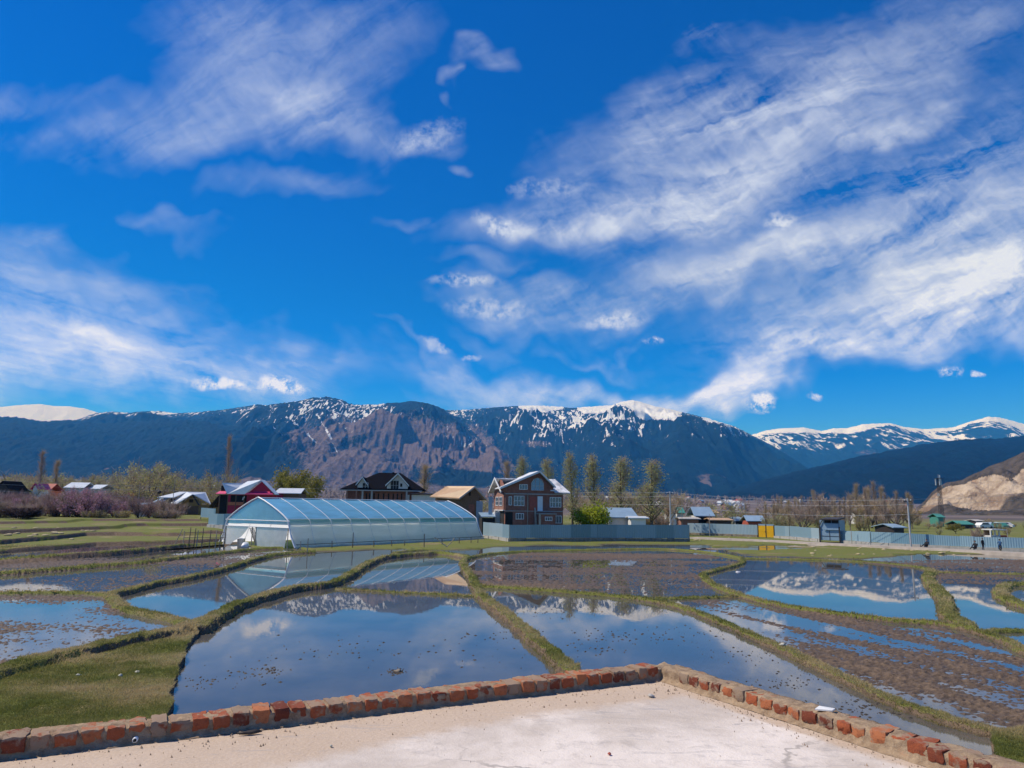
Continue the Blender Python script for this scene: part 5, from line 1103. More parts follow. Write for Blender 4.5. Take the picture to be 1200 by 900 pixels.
m_ = MB(); m_.slab([(px_(310), -1.0, pz_(312)), (px_(328), -1.0, pz_(306)), (px_(340), -1.0, pz_(268)), (px_(318), -1.0, pz_(275))], (0, .05, 0)); m_.build('hanging_cloth', M['white_paint'], rh)
m_ = MB(); m_.tube((px_(-70), -.5, pz_(420)), (px_(0), .2, pz_(290)), .1); m_.slab([(px_(-90), -.8, pz_(400)), (px_(10), -.8, pz_(270)), (px_(60), 3, pz_(270)), (px_(-20), 3, pz_(400))], (0, 0, .1)); m_.build('side_roof', M['darkmetal'], rh)
# ---------- barn left
def simple_house(name, px, D, wpx, yb, ye, yr, wall, roof, label, cat, rz=0., depth=6, gable=False, band=None, group=None, wins=0):
    k = D / FPX; p = on(px, D); zb = at(px, yb, D).z
    if abs(zb - p.z) > .01: p.z = min(p.z, zb)
    h = empty(name, p, R(rz), label, cat, group); w2 = wpx * k / 2; ze, zr = at(px, ye, D).z - p.z, at(px, yr, D).z - p.z
    m_ = MB(); m_.box(-w2, w2, 0, depth, -.4, ze)
    if gable: m_.slab([(-w2, -.002, ze), (w2, -.002, ze), (0, -.002, zr - .06)], (0, depth, 0))
    m_.build('wall', M[wall], h)
    o_ = .4
    if gable: roofpart(h, 'roof', M[roof], [[(-w2 - o_, -o_, ze - .15), (0, -o_, zr), (0, depth + o_, zr), (-w2 - o_, depth + o_, ze - .15)], [(.01, -o_, zr), (w2 + o_, -o_, ze - .15), (w2 + o_, depth + o_, ze - .15), (.01, depth + o_, zr)]])
    else: roofpart(h, 'roof', M[roof], [[(-w2 - o_, -o_, ze - .1), (w2 + o_, -o_, ze - .1), (w2 + o_ * .6, depth / 2, zr), (-w2 - o_ * .6, depth / 2, zr)], [(-w2 - o_ * .6, depth / 2 + .01, zr), (w2 + o_ * .6, depth / 2 + .01, zr), (w2 + o_, depth + o_, ze - .1), (-w2 - o_, depth + o_, ze - .1)]])
    if band: m_ = MB(); m_.box(-w2 * .92, w2 * .92, -.03, -.005, ze * .45, ze - .12); m_.build('front_opening', M[band], h)
    for i in range(wins): x = -w2 + (i + .5) * 2 * w2 / wins; win(h, x - .45, x + .45, ze * .4, ze * .4 + 1.1, 2, 1, d=-.01)
    return h
k = 150 / FPX; p = on(222, 140); p.z = 2.0; D = 140; k = D / FPX
ba = empty('mustard_barn', p, R(-8), 'mustard plastered barn under a pale hipped tin roof beside the shrub hedge', 'barn')
bx_ = lambda px: (px - 222) * k; bz_ = lambda y: at(222, y, D).z - p.z
m_ = MB(); m_.box(bx_(188), bx_(233), 0, 8, -.8, bz_(591)); m_.slab([(bx_(211), -.1, bz_(592)), (bx_(236), -.1, bz_(592)), (bx_(229), -.1, bz_(581.5)), (bx_(222), -.1, bz_(581.5))], (0, .3, 0)); m_.build('wall', M['mustard'], ba)
roofpart(ba, 'roof', M['paleroof'], [[(bx_(202.5), -1.6, bz_(591.3)), (bx_(211), -1.6, bz_(591.3)), (bx_(226.5), -.8, bz_(580)), (bx_(207), 2.5, bz_(577))], [(bx_(184), -1.0, bz_(584)), (bx_(204), -1.0, bz_(584)), (bx_(207), 2.5, bz_(577)), (bx_(198), 2.5, bz_(577))], [(bx_(207), 2.5, bz_(577)), (bx_(226.5), -.8, bz_(580)), (bx_(229), -.8, bz_(580.5)), (bx_(237), 3, bz_(591)), (bx_(222), 5, bz_(577))]], .14)
roofpart(ba, 'lean_to_roof', M['bluetin'], [[(bx_(180), -1.8, bz_(590)), (bx_(193), -1.8, bz_(590)), (bx_(195), 0, bz_(584.5)), (bx_(186), 0, bz_(584.5))]])
m_ = MB(); m_.slab([(bx_(226.3), -.95, bz_(579.7)), (bx_(229), -.95, bz_(580)), (bx_(237.5), -.95, bz_(592)), (bx_(235.5), -.95, bz_(592))], (0, .1, 0)); m_.build('barge_board', M['darkmetal'], ba)
win(ba, bx_(221), bx_(226), bz_(589), bz_(585), 2, 1, 'wood', 'dark', d=-.11)
m_ = MB(); m_.box(bx_(207), bx_(233), -.16, -.11, -.2, bz_(593)); m_.build('lower_boards', M['wood'], ba)
m_ = MB(); m_.box(bx_(198), bx_(206), -.05, -.012, bz_(590), bz_(585)); m_.build('porch_shade_panel', M['dark'], ba)  # near-black panel, the porch's shade put in as colour
# ---------- other houses round about
H = simple_house
H('annex_house', 336, 122, 26, 592, 578, 572.6, 'wood', 'paleroof', 'long low wooden annex with pale blue tin roof right of the crimson house', 'house', 2, 5)
H('dark_hut', 0, 150, 14, 590, 573, 564, 'darkmetal', 'blackroof', 'dark hut with black roof at the far left edge of the photo', 'hut', 0, 5, True)
H('small_house', 13, 160, 9, 590, 576, 571.5, 'wood', 'bluetin', 'small house with blue grey roof among the left hedge trees', 'house', 0, 4)
H('small_house', 38, 165, 5, 592, 573, 567, 'white_paint', 'hotpink', 'narrow white and pink house front in the left hedge trees', 'house', 0, 4, True)
H('small_house', 49, 170, 10, 590, 575, 567, 'orange', 'redtin', 'orange brick house in the trees left of the blossom shrubs', 'house', 0, 5)
H('white_house', 84, 170, 19, 590, 571.5, 565.5, 'plaster', 'paleroof', 'white house with pale bright tin roof above the blossom shrubs', 'house', 6, 6, wins=2)
H('white_house', 107, 172, 13, 590, 573, 568, 'plaster', 'paleroof', 'cream house with pale roof half hidden behind pink blossom', 'house', -5, 6, wins=2)
H('small_house', 147, 158, 10, 592, 583, 578, 'plaster', 'redtin', 'small pale hut with red roof in the left hedge', 'hut', 12, 4, True)
H('white_wall_hut', 165, 128, 10, 601, 591.5, 590, 'plaster', 'bluetin', 'low white walled hut behind the hedge left of the mustard barn', 'hut', 0, 3)
H('blue_roof_house', 729, 100, 31, 617, 606.2, 596, 'plaster', 'bluetin', 'white walled bungalow with blue roof behind the teal fence and willow', 'house', 3, 7)
H('white_outbuilding', 748, 97, 17, 617, 607, 606, 'white_paint', 'paleroof', 'flat white outbuilding in front of the blue roofed bungalow', 'outbuilding', 0, 3)
H('white_outbuilding', 688, 104, 14, 617, 606, 604.6, 'plaster', 'paleroof', 'low white shed between the brick house and the bright willow', 'outbuilding', 0, 3)
H('green_roof_house', 789, 150, 6, 614, 599.5, 594.5, 'plaster', 'greentin', 'left small green roofed hut behind the pole by the teal fence', 'hut', 8, 5, True)
H('green_roof_house', 797, 152, 7, 614, 601, 595, 'plaster', 'greentin', 'right small green roofed hut behind the pole by the teal fence', 'hut', -4, 5)
H('brick_wall_hut', 808, 120, 20, 616, 608, 607, 'pinklitbrick', 'concrete', 'low pinkish brick outbuilding behind the fence step', 'outbuilding', 0, 3)
H('blue_roof_house', 825, 122, 19, 616, 604.5, 594.8, 'plaster', 'bluetin', 'small house with steep slate blue roof and dark eave right of the fence step', 'house', 0, 5, band='dark')
H('white_house', 838, 140, 4, 612, 601, 598, 'plaster', 'tanroof', 'tiny cream house just right of the slate blue roof', 'house', 0, 4)
H('open_shed', 845, 118, 22, 617, 609.4, 608, 'darkmetal', 'tanroof', 'low open shed with tan flat roof behind the blue fence', 'shed', 0, 4)
H('small_house', 866, 130, 10, 616, 610, 606.5, 'plaster', 'bluetin', 'small dark gabled hut with blue roof left of the yellow gate', 'hut', 10, 4, band='dark')
H('red_wall_house', 886, 122, 18, 617, 610.5, 605, 'redtin', 'bluetin', 'red walled house with grey blue roof just behind the yellow gate', 'house', -6, 5)
H('green_roof_shed', 1131, 170, 14, 619, 614.5, 611, 'darkmetal', 'greentin', 'green roofed shed on the slope right of the mast', 'shed', 0, 5)
H('dark_kiosk', 1147, 175, 6, 616, 610.5, 609.4, 'darkmetal', 'concrete', 'small square dark kiosk beside the parked cars on the right slope', 'kiosk', 0, 4)
H('teal_hut', 1102, 190, 6, 616, 606, 602.5, 'greentin', 'greentin', 'small teal hut at the foot of the telecom mast', 'hut', 0, 4)
H('low_blue_hut', 1052, 115, 12, 624, 618, 615, 'darkmetal', 'bluetin', 'low hut with blue roof behind the fence beside the tall pole', 'hut', 6, 5)
H('small_house', 1008, 210, 8, 605, 600, 596.5, 'plaster', 'bluetin', 'pale little house among bare trees left of the tall pole', 'house', 0, 5, wins=1)
# red low wall and white frame at right
p = on(1155, 88); rw = MB(); w_ = 88 / FPX; rw.slab([(-17 * w_, 0, -.2), (22 * w_, 0, -.2), (22 * w_, .25, -.2), (-17 * w_, .25, -.2)], (0, 0, at(1155, 627, 88).z - p.z + .2)); tag(rw.build('low_red_wall', M['redtin'], None, False, p), 'low red wall standing behind the sky blue fence at the right', 'wall')
D = 84; p = on(1166, D); fr = empty('white_frame_stall', p, R(6), 'white framed open stall with two dark openings above the right fence', 'stall'); k = D / FPX; zz = lambda y: at(1166, y, D).z - p.z
m_ = MB(); m_.box(-8.3 * k, 9.5 * k, -.3, 1.4, zz(621.3), zz(620)); m_.build('roof_slab', M['plaster'], fr)
for x in (-8, -3, 2.3): m_ = MB(); m_.box(x * k - .06, x * k + .06, -.1, .05, 0, zz(621.3)); m_.build('post', M['plaster'], fr)
m_ = MB(); m_.box(-8 * k, 2.5 * k, -.1, 1.2, 0, zz(627.6)); m_.build('counter', M['plaster'], fr); m_ = MB(); m_.box(-8 * k, 2.5 * k, 1.0, 1.1, zz(627.6), zz(621.4)); m_.build('back_panel', M['wood'], fr)
# ================================================================== TREES AND SHRUBS
def leafmat(name, c1, c2, rough=.75, transl=.35):
    m = bpy.data.materials.new(name); m.use_nodes = True; t = NT(m.node_tree); b = t.n['Principled BSDF']; b.inputs['Roughness'].default_value = rough; b.inputs['Specular IOR Level'].default_value = .2
    c = t.mix(attr(t, 'tone'), c1, c2); t.l.new(c, b.inputs['Base Color'])
    if transl:
        tl = t.add('ShaderNodeBsdfTranslucent', {'Color': c}); out_ = [n_ for n_ in t.n if n_.type == 'OUTPUT_MATERIAL'][0]
        t.l.new(t.add('ShaderNodeMixShader', {0: transl, 1: b.outputs[0], 2: tl.outputs[0]}).outputs[0], out_.inputs[0])
    return m
BARK = material('grey_bark', (0.115, 0.090, 0.068), .95, var=.35, vscale=4); DARKBARK = material('dark_bark', (0.055, 0.043, 0.034), .95, var=.3, vscale=4)
LM = dict(spring=leafmat('spring_poplar_leaf', (0.28, 0.29, 0.10), (0.52, 0.50, 0.25), transl=.5), willow=leafmat('bright_willow_leaf', (0.20, 0.26, 0.010), (0.42, 0.45, 0.035)), olive=leafmat('olive_willow_leaf', (0.16, 0.155, 0.025), (0.34, 0.31, 0.07)),
          hazel=leafmat('yellow_green_bud', (0.28, 0.25, 0.075), (0.50, 0.44, 0.16)), twig=leafmat('brown_twig', (0.26, 0.185, 0.14), (0.54, 0.42, 0.34), transl=.2), ptwig=leafmat('purple_twig', (0.19, 0.120, 0.115), (0.46, 0.32, 0.30), transl=.2), otwig=leafmat('orange_twig', (0.34, 0.24, 0.155), (0.60, 0.46, 0.33), transl=.2),
          pink=leafmat('pink_blossom', (0.42, 0.18, 0.27), (0.75, 0.48, 0.58)), darktw=leafmat('dark_thicket_twig', (0.030, 0.020, 0.021), (0.12, 0.072, 0.070), transl=.1))
def leaves_np(pts, size, rr, aspect=1.0, jit=.3, updown=0.0):
    n = len(pts); c = pts + rr.normal(0, jit, (n, 3)); a = rr.normal(0, 1, (n, 3)); a[:, 2] += updown * np.sign(a[:, 2]) ; a /= np.linalg.norm(a, axis=1, keepdims=True)
    b_ = np.cross(a, rr.normal(0, 1, (n, 3))); b_ /= np.linalg.norm(b_, axis=1, keepdims=True) + 1e-9
    s_ = size * rr.uniform(.6, 1.35, (n, 1)); a = a * s_ * aspect; b_ = b_ * s_ / aspect
    v = np.stack([c - a * .5, c + b_ * .5, c + a * .5, c - b_ * .5], 1)
    return v.reshape(-1, 3), np.arange(4 * n).reshape(-1, 4), np.repeat(rr.uniform(0, 1, n), 4)
def twigs_np(p0, d, ln, wd, rr):
    """thin ribbons from p0 along d"""
    n = len(p0); e_ = p0 + d * ln[:, None]; sd_ = np.cross(d, rr.normal(0, 1, (n, 3))); sd_ /= np.linalg.norm(sd_, axis=1, keepdims=True) + 1e-9; w_ = wd * rr.uniform(.6, 1.3, (n, 1))
    v = np.stack([p0 - sd_ * w_ * .5, p0 + sd_ * w_ * .5, e_ + sd_ * w_ * .15, e_ - sd_ * w_ * .15], 1)
    return v.reshape(-1, 3), np.arange(4 * n).reshape(-1, 4), np.repeat(rr.uniform(0, 1, n), 4)
def unit(v): return v / (np.linalg.norm(v, axis=-1, keepdims=True) + 1e-9)
def skeleton(kind, H_, rr):
    """limbs as (p, q, r0, r1), and points with directions along the outer wood"""
    segs, pts, dirs = [], [], []
    def limb(p, d, L, r, lev, nseg, curl, up):
        q = p.copy(); dd = d.copy()
        for i in range(nseg):
            dd = unit(dd + rr.normal(0, curl, 3) + np.array([0, 0, up])); n = q + dd * L / nseg; r1 = r * (1 - .75 * (i + 1) / nseg); segs.append((q.copy(), n.copy(), r * (1 - .75 * i / nseg), r1))
            if lev >= 1 or i > nseg * .5: pts.append((q + n) / 2); dirs.append(dd.copy())
            yield n, dd, i / nseg, r1
            q = n
        pts.append(q); dirs.append(dd)
    O = np.zeros(3)
    if kind in ('poplar', 'bare_poplar'):
        for n, dd, f, r1 in limb(O, np.array([0, 0, 1.]), H_, H_ * .016, 0, 14, .015, .05):
            if f < .1: continue
            for k in range(3):
                a = rr.uniform(0, 6.28); L = H_ * (.20 * (1 - f) + .06) * rr.uniform(.7, 1.2) * (1 if kind == 'poplar' else .8)
                for n2, d2, f2, r2 in limb(n - dd * rr.uniform(0, .5), unit(np.array([math.cos(a), math.sin(a), 1.1 if kind == 'poplar' else 1.9])), L, r1 * .4 + .01, 1, 4, .10, .12): pass
    elif kind in ('round', 'bare'):
        th_ = H_ * (.22 if kind == 'round' else .16)
        for n, dd, f, r1 in limb(O, np.array([0, 0, 1.]), th_, H_ * .035, 0, 3, .06, .05): base = n
        for k in range(7 if kind == 'round' else 6):
            a = 6.28 * k / 6.5 + rr.uniform(-.4, .4); el = rr.uniform(.5, 1.6)
            for n, dd, f, r1 in limb(base - np.array([0, 0, rr.uniform(0, .5)]), unit(np.array([math.cos(a), math.sin(a), el])), H_ * rr.uniform(.5, .72), H_ * .018, 0, 6, .14, .10):
                if f < .2: continue
                for j in range(3):
                    a2 = rr.uniform(0, 6.28)
                    for n2, d2, f2, r2 in limb(n, unit(dd + .9 * np.array([math.cos(a2), math.sin(a2), rr.uniform(-.2, .7)])), H_ * .24 * (1.1 - f * .6), r1 * .5, 1, 4, .16, .08): pass
    elif kind == 'bush':
        for k in range(13):
            a = rr.uniform(0, 6.28); o = np.array([math.cos(a), math.sin(a), 0]) * rr.uniform(0, H_ * .25)
            for n, dd, f, r1 in limb(o, unit(np.array([math.cos(a) * .55, math.sin(a) * .55, 1.])), H_ * rr.uniform(.6, .95), H_ * .014, 0, 5, .12, .04):
                for j in range(2):
                    a2 = rr.uniform(0, 6.28)
                    for n2, d2, f2, r2 in limb(n, unit(dd + .8 * np.array([math.cos(a2), math.sin(a2), .4])), H_ * .28, r1 * .5, 1, 3, .15, .05): pass
    return segs, np.array(pts), np.array(dirs)
def plant(name, kind, H_, seed, bark, crown, label=None, cat='tree', group=None, nleaf=0, lsize=.2, ntwig=600, twl=.9, tww=.04, twigm='twig', jit=.3, widen=1.0, lower=0.0, drop=0.0):
    rr = np.random.default_rng(seed); segs, pts, dirs = skeleton(kind, H_, rr)
    root = empty(name, (0, 0, 0), 0, label, cat, group); m_ = MB()
    for p, q, r0, r1 in segs: m_.tube(p, q, max(r0, .014), max(r1, .010), 4 if r0 < .06 else 7)
    m_.build('trunk', bark, root)
    V, F, T, mats, base = [], [], [], [], 0
    if ntwig:
        i = rr.integers(0, len(pts), ntwig); d = unit(dirs[i] + rr.normal(0, .55, (ntwig, 3)) + np.array([0, 0, .25 - drop]))
        v, f, t_ = twigs_np(pts[i] + rr.normal(0, .12, (ntwig, 3)), d, twl * rr.uniform(.5, 1.2, ntwig), tww, rr); V.append(v); F.append(f + base); T.append(t_); mats.append(np.zeros(len(f), int)); base += len(v)
    if nleaf:
        cl_ = pts[rr.integers(0, len(pts), max(20, nleaf // 14))]; cl_ = cl_[cl_[:, 2] > lower * H_]
        p = cl_[rr.integers(0, len(cl_), nleaf)]; v, f, t_ = leaves_np(p + np.array([0, 0, -drop]) * rr.uniform(0, 1.2, (nleaf, 1)), lsize, rr, 1.25, jit); t_ = np.clip(t_ * .6 + .4 * (fbm(v[:, 0] / 1.2 + seed, v[:, 2] / 1.2, 2, seed)), 0, 1); V.append(v); F.append(f + base); T.append(t_); mats.append(np.ones(len(f), int)); base += len(v)
    me = mesh_np('crown', np.concatenate(V), np.concatenate(F)); fattr(me, 'tone', np.concatenate(T)); me.materials.append(LM[twigm]); me.materials.append(LM[crown]); me.polygons.foreach_set('material_index', np.concatenate(mats).astype(np.int32))
    link(bpy.data.objects.new('crown', me), root); return root
proto = {}
def mk(key, *a, **kw): o = plant(*a, **kw); proto[key] = [o, children(o), a[2], False]
mk('pop0', 'poplar_tree', 'poplar', 12, 1, BARK, 'spring', nleaf=3400, lsize=.15, ntwig=900, jit=.40)
mk('pop1', 'poplar_tree', 'poplar', 12, 2, BARK, 'spring', nleaf=3000, lsize=.15, ntwig=900, jit=.42)
mk('bpop0', 'bare_poplar_tree', 'bare_poplar', 14, 3, BARK, 'hazel', nleaf=0, ntwig=1500, twl=1.3, tww=.045)
mk('bpop1', 'bare_poplar_tree', 'bare_poplar', 14, 4, BARK, 'hazel', nleaf=350, lsize=.17, ntwig=1400, twl=1.4, tww=.045, twigm='otwig')
mk('willow', 'willow_tree', 'round', 5, 5, BARK, 'willow', nleaf=6500, lsize=.20, ntwig=200, jit=.36, drop=.7, lower=.2)
mk('big', 'olive_tree', 'round', 10, 6, DARKBARK, 'olive', nleaf=11000, lsize=.25, ntwig=700, jit=.5)
mk('big1', 'budding_tree', 'round', 10, 16, BARK, 'spring', nleaf=2600, lsize=.25, ntwig=1700, twl=1.2, tww=.05, jit=.5)
mk('bare0', 'bare_tree', 'bare', 9, 7, BARK, 'hazel', nleaf=0, ntwig=2600, twl=1.2, tww=.05)
mk('bare1', 'bare_tree', 'bare', 9, 8, BARK, 'hazel', nleaf=500, lsize=.2, ntwig=2300, twl=1.2, tww=.05, twigm='otwig')
mk('hazel', 'budding_shrub', 'bush', 4.5, 9, BARK, 'hazel', nleaf=1500, lsize=.17, ntwig=1000, jit=.3, cat='shrub')
mk('green', 'green_shrub', 'bush', 4.5, 10, BARK, 'spring', nleaf=1800, lsize=.18, ntwig=700, jit=.3, cat='shrub')
mk('bush0', 'twiggy_shrub', 'bush', 4, 11, DARKBARK, 'pink', nleaf=0, ntwig=2400, twl=.9, tww=.045, twigm='ptwig', cat='shrub')
mk('bush1', 'twiggy_shrub', 'bush', 4, 12, DARKBARK, 'pink', nleaf=160, lsize=.13, ntwig=2300, twl=.9, tww=.045, twigm='twig', cat='shrub')
mk('pink', 'blossom_tree', 'bush', 4.5, 13, DARKBARK, 'pink', nleaf=1500, lsize=.17, ntwig=1200, twl=.8, tww=.04, twigm='ptwig', cat='tree')
mk('dark', 'dark_thicket', 'bush', 3, 14, DARKBARK, 'pink', nleaf=0, ntwig=5200, twl=.8, tww=.06, twigm='darktw', cat='shrub')
mk('poll', 'pollarded_tree', 'bare', 5, 15, DARKBARK, 'hazel', nleaf=0, ntwig=60, twl=.4, tww=.05)
trng = np.random.default_rng(77)
def put(key, px, ytop, D, label, group=None, wide=1.0, ybase=None):
    o, kids, H0, used = proto[key]
    if used: o = copy_tree(o, kids=kids)
    proto[key][3] = True
    p = on(px, D); zt = at(px, ytop, D).z; h = max(zt - p.z, .8); s_ = h / H0; sw = s_ * wide
    o.location = (p.x, p.y, p.z - .05); o.scale = (sw, sw, s_); o.rotation_euler.z = trng.uniform(0, 6.28); o['label'] = label
    if group: o['group'] = group
    elif 'group' in o: del o['group']
    return o
# named trees
put('big', 342, 545, 150, 'round olive green tree standing behind the tin roofed annex', wide=1.05)
put('willow', 699, 584, 98, 'bright yellow green willow between the brick house and the blue roofed bungalow', wide=1.2)
put('pop0', 671, 537, 112, 'tall slender green poplar just right of the brick house', 'poplars behind the brick house', 1.0)
put('pop0', 697, 540, 118, 'green poplar rising directly behind the bright willow', 'poplars behind the brick house', 1.25)
put('pop1', 728, 543, 112, 'green poplar in front of the blue roofed bungalow', 'poplars behind the brick house', 1.5)
put('pop1', 763, 546, 110, 'rightmost pale green poplar, left of the power pole', 'poplars behind the brick house', 1.7)
put('pop1', 612, 541, 165, 'distant poplar showing over the left roof of the brick house', 'poplars behind the brick house', 1.1)
put('pop0', 643, 543, 170, 'distant poplar showing above the gable of the brick house', 'poplars behind the brick house', 1.2)
put('bpop1', 593, 545, 180, 'thin bare poplar behind the left end of the brick house')
put('bpop1', 497, 549, 200, 'brownish bare poplar behind the right end of the black roofed house', None, 1.6)
put('bpop0', 265, 517, 200, 'tallest bare poplar, standing behind the barn and the crimson house', None, .7)
put('bpop0', 43, 533, 190, 'tall bare poplar at the far left above the hedge', None, 1.0)
put('bpop1', 61, 543, 185, 'second bare poplar at the far left, with orange twigs', None, 1.1)
put('big1', 176, 541, 175, 'spreading pale budding tree behind the middle of the left hedge', None, 1.15)
put('poll', 219, 565, 146, 'left of two pollarded dark stumps behind the barn roof', 'pollarded stumps', .5); put('poll', 228.5, 568, 146, 'right of two pollarded dark stumps behind the barn roof', 'pollarded stumps', .5)
put('bare1', 782, 572, 125, 'small bare tree with orange twigs beside the power pole')
put('dark', 185, 596, 124, 'dark thicket at the right end of the left hedge', None, 1.6); put('dark', 25, 597, 112, 'largest dark thicket, at the left end of the hedge', None, 2.6)
put('green', 850, 592, 132, 'round yellow green bush right of the slate blue roof', None, 1.4); put('bare1', 860, 594, 150, 'brown bush beside the yellow green one, left of the yellow gate', None, 1.1)
put('bare0', 1141, 614, 80, 'small bare sapling in front of the sky blue fence, by the people', None, .8)
put('big', 1118, 612, 130, 'dark olive bush right of the telecom mast', None, 1.0)
# hedge along the left terraces
HG = 'hedge shrubs along the left fields'
for i in range(64):
    px = trng.uniform(-30, 208); D = trng.uniform(116, 142); top = np.interp(px, [-30, 0, 40, 100, 150, 205], [578, 581, 584, 580, 585, 592]) + trng.uniform(-5, 8)
    put(['bush0', 'bush1', 'bush0', 'bush1', 'bush1'][i % 5], px, top, D, 'bare purple brown shrub in the hedge along the left fields', HG, trng.uniform(.8, 1.3))
for px, top, D in ((78, 577, 123), (93, 575, 121), (108, 577, 120), (117, 583, 119), (24, 585, 126), (140, 588, 122), (175, 592, 121), (62, 586, 124), (9, 590, 119)):
    lab = {93: 'fullest pink blossom tree in the left hedge, below the white house', 108: 'pink blossom tree in the left hedge, below the cream house', 78: 'pink blossom tree left of the fullest one in the hedge'}.get(px, 'pale pink blossom shrub in the left hedge')
    put('pink', px, top, D, lab, 'blossom trees in the left hedge' if px in (93, 108, 78) else 'pale blossom shrubs in the left hedge', 1.0)
for i in range(16): put('hazel', trng.uniform(88, 205), trng.uniform(597, 601), trng.uniform(117, 121), 'low yellowish shrub at the foot of the left hedge', 'low shrubs at the foot of the hedge', 1.3)
# trees behind the hedge
for i in range(46):
    px = trng.uniform(-40, 255); D = trng.uniform(160, 300); r_ = trng.uniform(0, 1)
    top = np.interp(px, [-40, 0, 60, 120, 180, 250], [556, 556, 555, 558, 557, 566]) + trng.uniform(-4, 12)
    if 188 < px < 240 : top += 4
    if r_ < .34: put('green' if r_ < .17 else 'hazel', px, top + 5, D * .8, 'pale green budding tree in the wood behind the left hedge', 'budding trees behind the left hedge', 1.3)
    elif r_ < .62: put('bare0' if r_ < .5 else 'bare1', px, top, D, 'bare brown tree in the wood behind the left hedge', 'bare trees behind the left hedge', 1.1)
    elif r_ < .82: put('big1', px, top, D, 'spreading pale green tree in the wood behind the left hedge', 'pale trees behind the left hedge', .9)
    else: put('bpop0' if r_ < .9 else 'bpop1', px, top - 3, D, 'bare upright poplar in the wood behind the left hedge', 'bare poplars behind the left hedge', 1.2)
for i, (px, top) in enumerate(((104, 556), (118, 558), (132, 556), (145, 561), (160, 552), (171, 548), (190, 556), (203, 558), (215, 560), (234, 563), (246, 562), (70, 566), (88, 563), (20, 560), (6, 566), (255, 556))):
    put(['big1', 'green', 'big1', 'hazel'][i % 4], px, top, 188 + (i * 37) % 50, 'pale yellow green tree rising over the middle of the left hedge', 'pale spring trees over the left hedge', 1.0)
# between and behind the houses
for i in range(34):
    px = trng.uniform(318, 800); D = trng.uniform(190, 330); top = trng.uniform(573, 586) + (4 if px < 560 else 0)
    put(['bare0', 'bare1', 'hazel', 'bare1', 'bpop1', 'green'][i % 6], px, top, D, 'bare brown tree standing beyond the houses in the middle' if i % 6 in (0, 1, 3, 4) else 'budding tree standing beyond the houses in the middle', 'bare trees beyond the middle houses' if i % 6 in (0, 1, 3, 4) else 'budding trees beyond the middle houses', 1.2)
for i in range(10): put('bare0' if i % 2 else 'hazel', trng.uniform(745, 785), trng.uniform(596, 606), trng.uniform(112, 128), 'brown twiggy bush behind the right end of the teal fence', 'twiggy bushes behind the teal fence', 1.2)
# belt behind the right fence
for i in range(100):
    px = trng.uniform(855, 1075) if i < 74 else trng.uniform(1075, 1220); D = trng.uniform(112, 240)
    if i < 74:
        big_ = math.exp(-((px - 1020) / 42) ** 2); top = 594 - 18 * big_ - 10 * math.exp(-((px - 957) / 16) ** 2) + trng.uniform(-8, 8) - (3 if px > 900 else -4)
        key = ['bpop1', 'bare1', 'hazel', 'bpop0', 'bare0', 'bpop0', 'green', 'bpop1'][i % 8]
    else: top = trng.uniform(606, 618); key = ['hazel', 'bare1', 'hazel', 'green'][i % 4]
    if key in ('hazel', 'green'): top = max(top, 600) + 4
    nm = {'bpop1': 'bare upright poplar with orange twigs', 'bpop0': 'bare grey upright poplar', 'bare1': 'bare spreading tree with orange twigs', 'bare0': 'bare grey spreading tree', 'hazel': 'yellowish budding shrub', 'green': 'pale green shrub'}[key]
    put(key, px, top, D, nm + (' in the belt behind the right-hand fence' if i < 74 else ' on the slope beyond the right end of the fence'), nm + ('s in the right belt' if i < 74 else 's beyond the right end of the fence'), 1.0)
# the far wooded valley: one mass of crowns no one could count
def woodland():
    rr = np.random.default_rng(8); V, F, T, base = [], [], [], 0; N = 5200
    s = rr.uniform(-.85, .85, N); Y = 260 * (3400 / 260) ** rr.uniform(0, 1, N) ** .9; x = s * Y
    dens = fbm(x / 260, Y / 420, 3, 41); keep = dens + rr.uniform(-.14, .14, N) > .47; keep &= ~(s > px_s(1070)); keep &= ~((s > px_s(830)) & (Y > 2000)); x, Y, s = x[keep], Y[keep], s[keep]
    z = .12 + terrace(x, Y) + lowland(s, Y); n = len(x); hgt = rr.uniform(5, 11, n) * (.8 + .4 * (Y > 600)); w_ = hgt * rr.uniform(.18, .42, n)
    per = 26; i = np.repeat(np.arange(n), per); u_ = rr.uniform(0, 1, n * per); a = rr.uniform(0, 6.28, n * per); rad = np.sqrt(rr.uniform(0, 1, n * per)) * np.sin(np.pi * np.clip(u_, .08, .95)) ** .7
    p = np.stack([x[i] + w_[i] * rad * np.cos(a), Y[i] + w_[i] * rad * np.sin(a), z[i] + hgt[i] * (.12 + .88 * u_)], -1)
    d = unit(rr.normal(0, .5, (len(p), 3)) + np.array([0, 0, .9])); v, f, t_ = twigs_np(p, d, hgt[i] * .26, (hgt[i] * .085)[:, None], rr)
    tone = np.clip(.45 * fbm(x / 120, Y / 200, 2, 5)[i] + .55 * rr.uniform(0, 1, n)[i] + .2 * (u_ - .5), 0, 1)
    me = mesh_np('valley_woodland', v, f); fattr(me, 'tone', np.repeat(tone, 4)); m = leafmat('far_wood', (0.17, 0.125, 0.11), (0.50, 0.39, 0.32), transl=.1); me.materials.append(m)
    tag(link(bpy.data.objects.new('valley_woodland', me)), kind='stuff')
woodland()
